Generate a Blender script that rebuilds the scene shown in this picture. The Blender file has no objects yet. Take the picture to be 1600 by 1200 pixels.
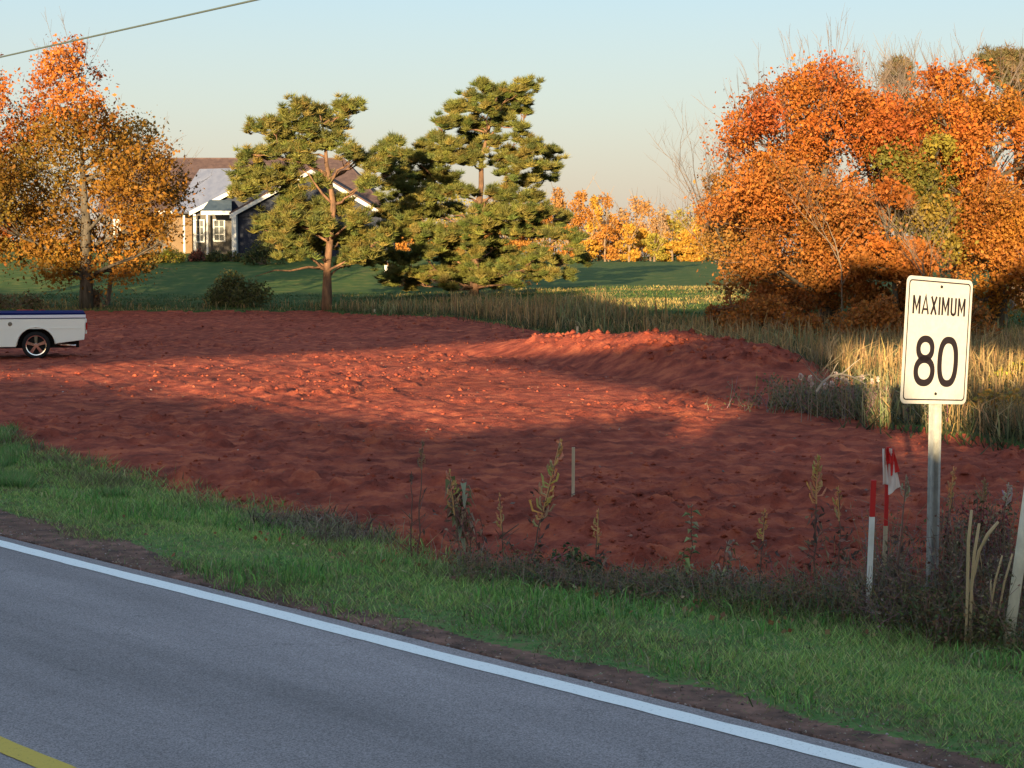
import bpy, bmesh, math, random
import numpy as np
from mathutils import Vector, Matrix

# ------------------------------------------------------------------ camera, light, exposure
scene = bpy.context.scene
COL = scene.collection
F = 2700.0                                   # focal length in photo pixels (1600 wide)
CAMZ = 2.45
PITCH = math.atan(200 / F)
cam_data = bpy.data.cameras.new('camera')
cam = bpy.data.objects.new('camera', cam_data)
COL.objects.link(cam)
cam_data.sensor_width = 36.0
cam_data.lens = 36.0 * F / 1600.0
cam_data.clip_start = 0.1
cam_data.clip_end = 6000
cam.location = (0, 0, CAMZ)
cam.rotation_euler = (math.pi / 2 - PITCH, 0, 0)
scene.camera = cam

SUN_AZ = math.radians(-12)                   # behind the camera, a little to the left
SUN_EL = math.radians(6.8)
SDIR = Vector((math.sin(SUN_AZ) * math.cos(SUN_EL), -math.cos(SUN_AZ) * math.cos(SUN_EL), math.sin(SUN_EL)))
world = bpy.data.worlds.new("World")
scene.world = world
world.use_nodes = True
wn = world.node_tree
wn.nodes.clear()
w_out = wn.nodes.new('ShaderNodeOutputWorld')
w_bg = wn.nodes.new('ShaderNodeBackground')
w_sky = wn.nodes.new('ShaderNodeTexSky')
w_sky.sky_type = 'NISHITA'
w_sky.sun_disc = False
w_sky.sun_elevation = SUN_EL
w_sky.sun_rotation = math.pi - SUN_AZ        # clockwise from +Y seen from above
w_sky.air_density = 1.0
w_sky.dust_density = 3.0
w_sky.ozone_density = 1.0
w_bg.inputs['Strength'].default_value = 0.10
# the same hazy evening air all round: a pale peach horizon turning to blue overhead, laid into the sky texture
w_tc = wn.nodes.new('ShaderNodeTexCoord')
w_sep = wn.nodes.new('ShaderNodeSeparateXYZ')
w_ramp = wn.nodes.new('ShaderNodeValToRGB')
w_ramp.color_ramp.elements[0].position = 0.0; w_ramp.color_ramp.elements[0].color = (.86, .71, .58, 1)
w_ramp.color_ramp.elements[1].position = 1.0; w_ramp.color_ramp.elements[1].color = (.30, .47, .72, 1)
for pos, c in ((.035, (.83, .74, .62)), (.085, (.70, .77, .745)), (.15, (.54, .74, .875)), (.45, (.42, .62, .82))):
    e = w_ramp.color_ramp.elements.new(pos); e.color = (*c, 1)
w_sc = wn.nodes.new('ShaderNodeVectorMath'); w_sc.operation = 'SCALE'; w_sc.inputs['Scale'].default_value = 3.35
w_mix = wn.nodes.new('ShaderNodeMix'); w_mix.data_type = 'RGBA'; w_mix.inputs[0].default_value = 0.72
wn.links.new(w_tc.outputs['Generated'], w_sep.inputs[0])
wn.links.new(w_sep.outputs['Z'], w_ramp.inputs[0])
wn.links.new(w_ramp.outputs[0], w_sc.inputs[0])
wn.links.new(w_sky.outputs[0], w_mix.inputs[6])
wn.links.new(w_sc.outputs[0], w_mix.inputs[7])
wn.links.new(w_mix.outputs[2], w_bg.inputs[0])
wn.links.new(w_bg.outputs[0], w_out.inputs[0])

sun_data = bpy.data.lights.new('sun', 'SUN')
sun_data.energy = 5.0
sun_data.angle = math.radians(0.35)
sun_data.color = (1.0, 0.76, 0.42)
sun = bpy.data.objects.new('sun', sun_data)
COL.objects.link(sun)
sun.rotation_euler = SDIR.to_track_quat('Z', 'Y').to_euler()

scene.view_settings.view_transform = 'Standard'
scene.view_settings.look = 'None'
scene.view_settings.exposure = 1.6
scene.view_settings.gamma = 1.0
scene.view_settings.use_curve_mapping = False

rnd = random.Random(7)
rng = np.random.default_rng(11)

# ------------------------------------------------------------------ helpers
def P(px, py, Y):
    """world point seen at photo pixel (px,py) at distance Y ahead"""
    dx = (px - 800) / F
    dy = (600 - py) / F
    # camera space ray (dx, dy, -1) pitched down
    c, s = math.cos(PITCH), math.sin(PITCH)
    ry = c * 1 + s * dy
    rz = -s * 1 + c * dy
    k = Y / ry
    return Vector((dx * k, Y, CAMZ + rz * k))

def link(o, parent=None):
    COL.objects.link(o)
    if parent is not None:
        o.parent = parent
        o.matrix_parent_inverse = Matrix.Translation(-parent.location) if parent.type == 'EMPTY' and parent.get('_w') else Matrix()
    return o

def tag(o, label=None, cat=None, group=None, kind=None):
    if label: o['label'] = label
    if cat: o['category'] = cat
    if group: o['group'] = group
    if kind: o['kind'] = kind
    return o

def thing(name, loc, label, cat, group=None, rz=0.0):
    o = bpy.data.objects.new(name, None)
    o.location = loc
    o.rotation_euler = (0, 0, rz)
    o.empty_display_size = 0.2
    COL.objects.link(o)
    return tag(o, label, cat, group)

def child(name, me, parent, mat=None, world_space=True, label=None):
    """me given in world coordinates when world_space: shifted to the parent's base"""
    o = bpy.data.objects.new(name, me)
    COL.objects.link(o)
    if mat is not None and len(me.materials) == 0:
        me.materials.append(mat)
    if parent is not None:
        if world_space:
            top = parent
            off = Vector((0, 0, 0))
            while top is not None:
                off += Vector(top.location); top = top.parent
            me.transform(Matrix.Translation(-off))
        o.parent = parent
    if label: o['label'] = label
    return o

def mesh_np(name, verts, quads=None, tris=None, cols=None, smooth=False, polys=None):
    me = bpy.data.meshes.new(name)
    verts = np.asarray(verts, dtype=np.float32)
    loops = []; sizes = []
    if quads is not None and len(quads):
        q = np.asarray(quads, dtype=np.int32); loops.append(q.ravel()); sizes.append(np.full(len(q), 4, np.int32))
    if tris is not None and len(tris):
        t = np.asarray(tris, dtype=np.int32); loops.append(t.ravel()); sizes.append(np.full(len(t), 3, np.int32))
    loops = np.concatenate(loops); sizes = np.concatenate(sizes)
    me.vertices.add(len(verts)); me.vertices.foreach_set('co', verts.ravel())
    me.loops.add(len(loops)); me.loops.foreach_set('vertex_index', loops)
    me.polygons.add(len(sizes))
    starts = np.concatenate(([0], np.cumsum(sizes)[:-1])).astype(np.int32)
    me.polygons.foreach_set('loop_start', starts)
    me.polygons.foreach_set('loop_total', sizes)
    if smooth:
        me.polygons.foreach_set('use_smooth', np.ones(len(sizes), dtype=bool))
    if cols is not None:
        a = me.color_attributes.new('Col', 'FLOAT_COLOR', 'POINT')
        c = np.ones((len(verts), 4), np.float32); c[:, :3] = cols
        a.data.foreach_set('color', c.ravel())
    me.update(calc_edges=True)
    return me

class MB:
    """collects tubes, boxes and polygons into one mesh"""
    def __init__(s): s.v = []; s.f = []; s.c = []
    def add(s, vs, fs, col=(1, 1, 1)):
        n = len(s.v); s.v += [tuple(v) for v in vs]; s.f += [tuple(i + n for i in f) for f in fs]; s.c += [tuple(col)] * len(vs)
    def box(s, lo, hi, col=(1, 1, 1), M=None):
        x0, y0, z0 = lo; x1, y1, z1 = hi
        vs = [Vector(p) for p in ((x0,y0,z0),(x1,y0,z0),(x1,y1,z0),(x0,y1,z0),(x0,y0,z1),(x1,y0,z1),(x1,y1,z1),(x0,y1,z1))]
        if M is not None: vs = [M @ v for v in vs]
        s.add(vs, [(0,3,2,1),(4,5,6,7),(0,1,5,4),(1,2,6,5),(2,3,7,6),(3,0,4,7)], col)
    def tube(s, pts, rads, n=6, col=(1, 1, 1), cap=True):
        pts = [Vector(p) for p in pts]
        rings = []
        ref = Vector((0.31, 0.22, 0.92)).normalized()
        vs = []
        for i, p in enumerate(pts):
            d = (pts[min(i + 1, len(pts) - 1)] - pts[max(i - 1, 0)])
            if d.length < 1e-9: d = Vector((0, 0, 1))
            d.normalize()
            a = d.cross(ref)
            if a.length < 0.05: a = d.cross(Vector((1, 0, 0)))
            a.normalize(); b = d.cross(a)
            for k in range(n):
                t = 2 * math.pi * k / n
                vs.append(p + (a * math.cos(t) + b * math.sin(t)) * rads[i])
        fs = []
        for i in range(len(pts) - 1):
            for k in range(n):
                k2 = (k + 1) % n
                fs.append((i * n + k, i * n + k2, (i + 1) * n + k2, (i + 1) * n + k))
        if cap:
            fs.append(tuple(range(n - 1, -1, -1)))
            fs.append(tuple((len(pts) - 1) * n + k for k in range(n)))
        s.add(vs, fs, col)
    def prism(s, poly, y0, y1, axis='y', col=(1, 1, 1), M=None):
        """poly of 2D points extruded; axis y: (x,z) points"""
        n = len(poly); vs = []
        for yy in (y0, y1):
            for p in poly:
                v = Vector((p[0], yy, p[1])) if axis == 'y' else (Vector((yy, p[0], p[1])) if axis == 'x' else Vector((p[0], p[1], yy)))
                vs.append(M @ v if M is not None else v)
        fs = [tuple(range(n)), tuple(range(2 * n - 1, n - 1, -1))]
        for i in range(n):
            j = (i + 1) % n
            fs.append((i, i + n, j + n, j))
        s.add(vs, fs, col)
    def mesh(s, name, smooth=False, cols=False, bevel=0):
        me = bpy.data.meshes.new(name)
        me.from_pydata(s.v, [], s.f)
        if cols:
            a = me.color_attributes.new('Col', 'FLOAT_COLOR', 'POINT')
            c = np.ones((len(s.v), 4), np.float32); c[:, :3] = np.array(s.c)
            a.data.foreach_set('color', c.ravel())
        if not cols or bevel:
            bm = bmesh.new(); bm.from_mesh(me)
            bmesh.ops.recalc_face_normals(bm, faces=bm.faces)
            if bevel:
                ee = [e for e in bm.edges if len(e.link_faces) == 2 and e.calc_face_angle(0) > 0.5]
                bmesh.ops.bevel(bm, geom=ee, offset=bevel, segments=2, affect='EDGES', profile=0.6)
            bm.to_mesh(me); bm.free()
        if smooth:
            for p in me.polygons: p.use_smooth = True
        me.update()
        return me

# value noise in numpy --------------------------------------------------------
def _hash(ix, iy, iz, seed):
    n = (ix.astype(np.int64) * 374761393 + iy.astype(np.int64) * 668265263 + iz.astype(np.int64) * 2147483647 * 3 + seed * 974634777) & 0xffffffff
    n = ((n ^ (n >> 13)) * 1274126177) & 0xffffffff
    n = (n ^ (n >> 16)) & 0xffffffff
    n = (n * 2654435761) & 0xffffffff
    n = n ^ (n >> 15)
    return (n & 0xffffff) / float(0xffffff)

def vnoise(x, y, z=None, seed=0):
    x = np.asarray(x, float); y = np.asarray(y, float)
    z = np.zeros_like(x) if z is None else np.asarray(z, float)
    ix, iy, iz = np.floor(x), np.floor(y), np.floor(z)
    fx, fy, fz = x - ix, y - iy, z - iz
    fx = fx * fx * (3 - 2 * fx); fy = fy * fy * (3 - 2 * fy); fz = fz * fz * (3 - 2 * fz)
    r = 0
    for dx in (0, 1):
        for dy in (0, 1):
            for dz in (0, 1):
                w = (fx if dx else 1 - fx) * (fy if dy else 1 - fy) * (fz if dz else 1 - fz)
                r = r + w * _hash(ix + dx, iy + dy, iz + dz, seed)
    return r

def fbm(x, y, seed=0, oct=4, z=None):
    a, s, t = 0.5, 0.0, 0.0
    for i in range(oct):
        f = 2.03 ** i
        s = s + a * vnoise(x * f, y * f, None if z is None else z * f, seed + i * 17)
        t += a; a *= 0.5
    return s / t                                            # 0..1

def sstep(a, b, x):
    t = np.clip((np.asarray(x, float) - a) / (np.asarray(b, float) - a), 0, 1)
    return t * t * (3 - 2 * t)

# ------------------------------------------------------------------ materials
def mat(name, color=(.5, .5, .5), rough=0.8, metal=0.0, spec=0.3):
    m = bpy.data.materials.new(name); m.use_nodes = True
    b = m.node_tree.nodes['Principled BSDF']
    b.inputs['Base Color'].default_value = (*color, 1)
    b.inputs['Roughness'].default_value = rough
    b.inputs['Metallic'].default_value = metal
    b.inputs['Specular IOR Level'].default_value = spec
    return m

def nd(m, t, **kw):
    n = m.node_tree.nodes.new(t)
    for k, v in kw.items():
        if k in n.inputs: n.inputs[k].default_value = v
        else: setattr(n, k, v)
    return n

def lk(m, a, b): m.node_tree.links.new(a, b)

def noise_mat(name, c1, c2, scale=3.0, rough=0.9, bump=0.3, bscale=None, detail=6, dist=0.02, c3=None, stretch=None, spec=0.2, lo=0.35, hi=0.65, big=None):
    """two or three colours mixed by noise, with bump relief"""
    m = mat(name, c1, rough, 0, spec)
    b = m.node_tree.nodes['Principled BSDF']
    tc = nd(m, 'ShaderNodeTexCoord')
    mp = nd(m, 'ShaderNodeMapping')
    if stretch: mp.inputs['Scale'].default_value = stretch
    lk(m, tc.outputs['Object'], mp.inputs[0])
    n1 = nd(m, 'ShaderNodeTexNoise', Scale=scale, Detail=detail, Roughness=0.6)
    lk(m, mp.outputs[0], n1.inputs['Vector'])
    r = nd(m, 'ShaderNodeValToRGB')
    r.color_ramp.elements[0].position = lo; r.color_ramp.elements[0].color = (*c1, 1)
    r.color_ramp.elements[1].position = hi; r.color_ramp.elements[1].color = (*c2, 1)
    if c3:
        e = r.color_ramp.elements.new((lo + hi) / 2); e.color = (*c3, 1)
    lk(m, n1.outputs['Fac'], r.inputs[0])
    out = r.outputs[0]
    if big:
        n3 = nd(m, 'ShaderNodeTexNoise', Scale=big[0], Detail=3)
        lk(m, mp.outputs[0], n3.inputs['Vector'])
        mr = nd(m, 'ShaderNodeMapRange'); mr.inputs[1].default_value = 0.3; mr.inputs[2].default_value = 0.7
        mr.inputs[3].default_value = big[1]; mr.inputs[4].default_value = big[2]
        lk(m, n3.outputs['Fac'], mr.inputs[0])
        vm = nd(m, 'ShaderNodeVectorMath', operation='SCALE')
        lk(m, out, vm.inputs[0]); lk(m, mr.outputs[0], vm.inputs['Scale'])
        out = vm.outputs[0]
    lk(m, out, b.inputs['Base Color'])
    if bump:
        n2 = nd(m, 'ShaderNodeTexNoise', Scale=bscale or scale * 4, Detail=8, Roughness=0.65)
        lk(m, mp.outputs[0], n2.inputs['Vector'])
        bp = nd(m, 'ShaderNodeBump', Strength=bump, Distance=dist)
        lk(m, n2.outputs['Fac'], bp.inputs['Height'])
        lk(m, bp.outputs[0], b.inputs['Normal'])
    return m

def attr_mat(name, rough=0.7, trans=0.0, spec=0.25, noise=0.0):
    """colour from the per-leaf attribute, optional translucency"""
    m = mat(name, (1, 1, 1), rough, 0, spec)
    b = m.node_tree.nodes['Principled BSDF']
    a = nd(m, 'ShaderNodeAttribute', attribute_name='Col')
    lk(m, a.outputs['Color'], b.inputs['Base Color'])
    if trans:
        out = m.node_tree.nodes['Material Output']
        t = nd(m, 'ShaderNodeBsdfTranslucent')
        lk(m, a.outputs['Color'], t.inputs['Color'])
        mx = nd(m, 'ShaderNodeMixShader'); mx.inputs[0].default_value = trans
        lk(m, b.outputs[0], mx.inputs[1]); lk(m, t.outputs[0], mx.inputs[2])
        lk(m, mx.outputs[0], out.inputs[0])
    return m

M = {}
M['soil'] = noise_mat('red_soil', (.20, .045, .031), (.53, .134, .068), 2.4, 0.95, 1.0, 15, 10, 0.06, c3=(.345, .077, .047), spec=0.08, big=(0.25, .8, 1.15))
M['grass_ground'] = noise_mat('grass_ground', (.055, .090, .022), (.13, .135, .035), 1.1, 0.95, 0.4, 14, c3=(.06, .10, .024), spec=0.1)
M['verge_ground'] = noise_mat('verge_ground', (.07, .15, .04), (.20, .16, .08), 9, 0.95, 0.8, 40, c3=(.13, .22, .065), spec=0.1)
M['shoulder'] = noise_mat('shoulder_dirt', (.09, .055, .045), (.27, .14, .105), 5, 0.95, 0.7, 22, c3=(.17, .092, .07), spec=0.15, big=(.6, .7, 1.2))
M['blade'] = attr_mat('grass_blade', 0.6, 0.25)
M['reed'] = attr_mat('dry_reed', 0.7, 0.25)
M['leaf'] = attr_mat('autumn_leaf', 0.65, 0.35)
M['needle'] = attr_mat('pine_needle', 0.6, 0.15)
M['twig'] = attr_mat('twig_bark', 0.9)
M['bark'] = noise_mat('bark', (.04, .034, .028), (.12, .10, .08), 7, 0.95, 0.8, 20, stretch=(1, 1, .2))
M['pine_bark'] = noise_mat('pine_bark', (.09, .055, .038), (.26, .14, .08), 5, 0.95, 0.8, 14, stretch=(1, 1, .3), c3=(.17, .095, .06))
M['white_bark'] = noise_mat('pale_bark', (.15, .10, .07), (.28, .20, .14), 5, 0.9, 0.4, 14, stretch=(1, 1, .3))

# asphalt: speckled aggregate, faint wheel paths, few thin cracks
def asphalt():
    m = mat('asphalt', (.1, .1, .11), 0.85, 0, 0.35)
    b = m.node_tree.nodes['Principled BSDF']
    tc = nd(m, 'ShaderNodeTexCoord')
    n1 = nd(m, 'ShaderNodeTexNoise', Scale=95.0, Detail=4, Roughness=0.8)
    lk(m, tc.outputs['Object'], n1.inputs['Vector'])
    r1 = nd(m, 'ShaderNodeValToRGB')
    r1.color_ramp.elements[0].position = .38; r1.color_ramp.elements[0].color = (.155, .132, .130, 1)
    r1.color_ramp.elements[1].position = .63; r1.color_ramp.elements[1].color = (.44, .37, .375, 1)
    lk(m, n1.outputs['Fac'], r1.inputs[0])
    mp = nd(m, 'ShaderNodeMapping'); mp.inputs['Scale'].default_value = (.9, .12, 1)
    lk(m, tc.outputs['Object'], mp.inputs[0])
    n2 = nd(m, 'ShaderNodeTexNoise', Scale=1.5, Detail=5, Roughness=0.6)
    lk(m, mp.outputs[0], n2.inputs['Vector'])
    mr = nd(m, 'ShaderNodeMapRange'); mr.inputs[1].default_value = .3; mr.inputs[2].default_value = .7
    mr.inputs[3].default_value = .68; mr.inputs[4].default_value = 1.2
    lk(m, n2.outputs['Fac'], mr.inputs[0])
    # cracks and dark scuffs
    mp2 = nd(m, 'ShaderNodeMapping'); mp2.inputs['Scale'].default_value = (2.2, .35, 1)
    lk(m, tc.outputs['Object'], mp2.inputs[0])
    n3 = nd(m, 'ShaderNodeTexNoise', Scale=3.0, Detail=8, Roughness=0.7)
    lk(m, mp2.outputs[0], n3.inputs['Vector'])
    r3 = nd(m, 'ShaderNodeValToRGB')
    r3.color_ramp.elements[0].position = .27; r3.color_ramp.elements[0].color = (.5, .5, .5, 1)
    r3.color_ramp.elements[1].position = .33; r3.color_ramp.elements[1].color = (1, 1, 1, 1)
    lk(m, n3.outputs['Fac'], r3.inputs[0])
    v = nd(m, 'ShaderNodeVectorMath', operation='SCALE')
    lk(m, r1.outputs[0], v.inputs[0]); lk(m, mr.outputs[0], v.inputs['Scale'])
    vo = nd(m, 'ShaderNodeTexVoronoi', feature='DISTANCE_TO_EDGE', Scale=.55)
    nz = nd(m, 'ShaderNodeTexNoise', Scale=2.2, Detail=8, Roughness=0.7)
    lk(m, tc.outputs['Object'], nz.inputs['Vector'])
    va = nd(m, 'ShaderNodeVectorMath', operation='MULTIPLY_ADD'); va.inputs[1].default_value = (.9, .9, 0)
    lk(m, nz.outputs['Color'], va.inputs[0]); lk(m, tc.outputs['Object'], va.inputs[2]); lk(m, va.outputs[0], vo.inputs['Vector'])
    rc = nd(m, 'ShaderNodeValToRGB')
    rc.color_ramp.elements[0].position = .0; rc.color_ramp.elements[0].color = (.55, .55, .55, 1)
    rc.color_ramp.elements[1].position = .006; rc.color_ramp.elements[1].color = (1, 1, 1, 1)
    lk(m, vo.outputs['Distance'], rc.inputs[0])
    mk = nd(m, 'ShaderNodeMix', data_type='RGBA'); mk.inputs[6].default_value = (1, 1, 1, 1)
    rm = nd(m, 'ShaderNodeValToRGB'); rm.color_ramp.elements[0].position = .50; rm.color_ramp.elements[1].position = .58
    lk(m, n2.outputs['Fac'], rm.inputs[0]); lk(m, rm.outputs[0], mk.inputs[0]); lk(m, rc.outputs[0], mk.inputs[7])
    v0 = nd(m, 'ShaderNodeVectorMath', operation='MULTIPLY'); lk(m, mk.outputs[2], v0.inputs[0]); lk(m, r3.outputs[0], v0.inputs[1]); r3 = v0
    v2 = nd(m, 'ShaderNodeVectorMath', operation='MULTIPLY')
    lk(m, v.outputs[0], v2.inputs[0]); lk(m, r3.outputs[0], v2.inputs[1])
    lk(m, v2.outputs[0], b.inputs['Base Color'])
    bp = nd(m, 'ShaderNodeBump', Strength=0.5, Distance=0.006)
    lk(m, n1.outputs['Fac'], bp.inputs['Height']); lk(m, bp.outputs[0], b.inputs['Normal'])
    return m
M['asphalt'] = asphalt()
def paint(name, c, wear):
    m = mat(name, c, 0.6, 0, 0.3)
    b = m.node_tree.nodes['Principled BSDF']
    tc = nd(m, 'ShaderNodeTexCoord')
    n = nd(m, 'ShaderNodeTexNoise', Scale=60.0, Detail=6, Roughness=0.75)
    lk(m, tc.outputs['Object'], n.inputs['Vector'])
    r = nd(m, 'ShaderNodeValToRGB')
    r.color_ramp.elements[0].position = .30; r.color_ramp.elements[0].color = (*[x * wear * .6 for x in c], 1)
    r.color_ramp.elements[1].position = .43; r.color_ramp.elements[1].color = (*c, 1)
    lk(m, n.outputs['Fac'], r.inputs[0]); lk(m, r.outputs[0], b.inputs['Base Color'])
    return m
M['white_paint'] = paint('white_road_paint', (.93, .92, .90), .55)
M['yellow_paint'] = paint('yellow_road_paint', (.62, .42, .05), .5)

# ------------------------------------------------------------------ terrain
TH = math.radians(43.44)
RD = np.array([math.cos(TH), math.sin(TH)])       # across the road, towards the field
RS = np.array([-math.sin(TH), math.cos(TH)])      # along the road, away to the left
def DS(x, y): return x * RD[0] + y * RD[1], x * RS[0] + y * RS[1]
def XY(d, s): return d * RD[0] + s * RS[0], d * RD[1] + s * RS[1]

MOUND = np.array([(-1.4, 47.0, 0.0), (1.0, 43.0, .48), (3.1, 38.0, .76), (4.2, 35.0, .62), (5.1, 32.3, .24), (5.9, 29.8, 0.0)])
def mound(x, y):
    best = np.zeros_like(x)
    for i in range(len(MOUND) - 1):
        a, b = MOUND[i], MOUND[i + 1]
        d = b[:2] - a[:2]; L = np.hypot(*d); d = d / L
        rx, ry = x - a[0], y - a[1]
        t = np.clip((rx * d[0] + ry * d[1]) / L, 0, 1)
        cx, cy = a[0] + d[0] * t * L, a[1] + d[1] * t * L
        side = (x - cx) * -d[1] + (y - cy) * d[0]              # + : right/back side
        dist = np.hypot(x - cx, y - cy)
        hh = a[2] + (b[2] - a[2]) * t
        w = np.where(side < 0, 1.9, 2.6)
        prof = 1 - sstep(np.where(side < 0, .1, .4), 1.0, dist / w)
        best = np.maximum(best, hh * prof)
    return best

def H0(x, y):
    """smooth ground height"""
    x = np.asarray(x, float); y = np.asarray(y, float)
    L = np.interp(y, [0, 74, 80, 90, 100, 115, 135, 250, 3000], [0, 0, .15, .65, 1.45, 2.55, 2.80, 2.9, 2.9])
    R = np.interp(y, [0, 44, 52, 60, 80, 100, 130, 170, 220, 300, 3000], [0, 0, .20, .42, .82, 1.0, 1.38, 1.72, 1.72, 1.5, 1.5])
    wl = sstep(6, -9, x)
    h = R * (1 - wl) + L * wl
    D, S = DS(x, y)
    ditch = -.16 * np.exp(-((D - 9.9) / 1.2) ** 2)
    h = h + np.where(y > 0, ditch, 0) * (S > -40)
    return h + mound(x, y)

RED_FAR = np.array([P(px, py, 10).to_tuple() for px, py in []]) if False else None
def ground_xy(px, py):
    y = F * CAMZ / (py - 400.0); return ((px - 800) / F * y, y)
_poly = [(-75, 76), (-18.8, 76.5), (-8.3, 76), (-5.2, 70), (-2.1, 64), (.55, 54), (1.9, 50.5), (3.9, 46.5), (5.1, 41), (6.0, 36.5), (6.3, 32), (5.6, 27.2), (5.5, 24.9), (6.7, 22.3), (9.5, 18), (14, 12), (22, 4), (40, -14)]
def field_mask(x, y):
    D, S = DS(x, y)
    edge = np.interp(S, [-30, 7, 8.3, 9, 9.9, 10.9, 12.9, 15.3, 18.4, 22, 40], [10.6, 10.4, 10.15, 9.9, 9.45, 9.35, 9.75, 10.1, 10.55, 10.9, 12.5]) + .5 * (fbm(S * .9, D * .9, 5, 3) - .5)
    inside = np.zeros(x.shape, bool)
    pts = _poly + [(40, -40), (-90, -40), (-90, 76)]
    wob = (fbm(x * .5, y * .5, 9, 3) - .5) * 1.4
    yy = y + wob
    for i in range(len(pts)):
        x1, y1 = pts[i]; x2, y2 = pts[(i + 1) % len(pts)]
        c = ((y1 > yy) != (y2 > yy)) & (x < (x2 - x1) * (yy - y1) / (y2 - y1 + 1e-9) + x1)
        inside ^= c
    return inside & (D > edge), D, S, edge

def detail(x, y, fld, D, S):
    """fine relief"""
    # clods and wheel ruts of the worked soil
    r = np.array([5.0, -10.3]); r = r / np.hypot(*r)
    u = x * r[0] + y * r[1]; v = -x * r[1] + y * r[0]
    v = v + 0.9 * (fbm(u * .12, v * .12, 21, 2) - .5)
    rut = (fbm(u * .22, v * 3.0, 31, 3) - .5) * .085
    clod = (fbm(x * 5.5, y * 4.5, 41, 4) - .5) * .075
    amp = 0.55 + 0.9 * sstep(.42, .62, fbm(x * .28, y * .28, 51, 3))
    lumps = np.maximum(fbm(x * 2.6, y * 2.6, 61, 4) - .58, 0) * .30
    roll = (fbm(x * .30, y * .30, 71, 2) - .5) * .025
    near = 1.0
    m = mound(x, y)
    rough_m = sstep(.26, .40, m) * ((fbm(x * 5.5, y * 4.0, 81, 4) - .5) * .26 + (fbm(x * 1.3, y * 1.3, 82, 2) - .5) * .12)
    tr = (1 - .75 * sstep(.03, .12, m) * (1 - sstep(.36, .5, m)))
    fine = (fbm(x * 11, y * 9, 45, 3) - .5) * .055 * sstep(40, 18, y)
    rut = rut * (.45 + .55 * sstep(20, 27, y))
    soil = (rut + clod * amp + lumps * amp + fine) * near * tr + roll + rough_m - .05
    grass = (fbm(x * 1.4, y * 1.4, 91, 4) - .5) * .10 + (fbm(x * .2, y * .2, 95, 2) - .5) * .1
    far = 1 + 2.0 * sstep(90, 160, y)
    d = np.where(fld, soil, grass * far)
    # flush with the asphalt at its edge
    nearroad = sstep(6.95, 8.7, D)
    return d * np.maximum(nearroad, (y < 0) * 0.0)

def build_ground():
    ang_in = np.linspace(-19.5, 19.5, 640)
    ang_l = -19.5 - np.geomspace(.2, 160.5, 60)
    ang_r = 19.5 + np.geomspace(.2, 160.5, 60)
    ang = np.radians(np.concatenate([ang_l[::-1], ang_in, ang_r]))
    rad = np.concatenate([np.linspace(.05, 7, 18), np.geomspace(7.2, 82, 540), np.geomspace(82.6, 4500, 110)])
    A, R = np.meshgrid(ang, rad)
    X = R * np.sin(A); Y = R * np.cos(A)
    fm, D, S, edge = field_mask(X, Y)
    h = H0(X, Y)
    Z = h + detail(X, Y, fm, D, S)
    # beneath the road the ground drops away so that the asphalt lies on top
    onroad = (D < 7.09) & (D > .40)
    Z = np.where(onroad, -.10, Z)
    beh = (D <= .40)
    Z = np.where(beh, -.03 + .5 * (fbm(X * .15, Y * .15, 99, 3) - .5) * sstep(.55, -8, D), Z)
    nr, na = X.shape
    V = np.stack([X, Y, Z], -1).reshape(-1, 3)
    idx = np.arange(nr * na).reshape(nr, na)
    q = np.stack([idx[:-1, :-1], idx[:-1, 1:], idx[1:, 1:], idx[1:, :-1]], -1).reshape(-1, 4)[:, ::-1]
    ctr = V[q].mean(1)
    cf, cD, cS, ce = field_mask(ctr[:, 0], ctr[:, 1])
    patch = fbm(cS * .5, cD * 1.3, 15, 4)
    sh_edge = 7.42 + .45 * (fbm(cS * .9, cD * .9, 17, 4) - .5) + .40 * sstep(10, 15, cS)
    zone = np.full(len(q), 3)                                 # meadow
    zone[cf] = 0
    verge = (~cf) & (cD < ce + .01) & (cD > 7.0) & (cS > -30)
    zone[verge] = 1
    zone[(cD <= sh_edge) & (cD > .4)] = 2
    zone[(zone == 0) & (cD < sh_edge)] = 2
    for z, nm, mt in ((0, 'red_soil_field', 'soil'), (1, 'grass_verge', 'verge_ground'), (2, 'dirt_shoulder', 'shoulder'), (3, 'grassland', 'grass_ground')):
        qq = q[zone == z]
        u, inv = np.unique(qq.ravel(), return_inverse=True)
        me = mesh_np(nm, V[u], quads=inv.reshape(-1, 4), smooth=True)
        me.materials.append(M[mt])
        o = bpy.data.objects.new(nm, me); COL.objects.link(o); o['kind'] = 'structure'
build_ground()

def Hd(x, y):
    """ground height with relief at points"""
    x = np.atleast_1d(np.asarray(x, float)); y = np.atleast_1d(np.asarray(y, float))
    fm, D, S, e = field_mask(x, y)
    return H0(x, y) + detail(x, y, fm, D, S)
def hz(x, y): return float(Hd(x, y)[0])

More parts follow.
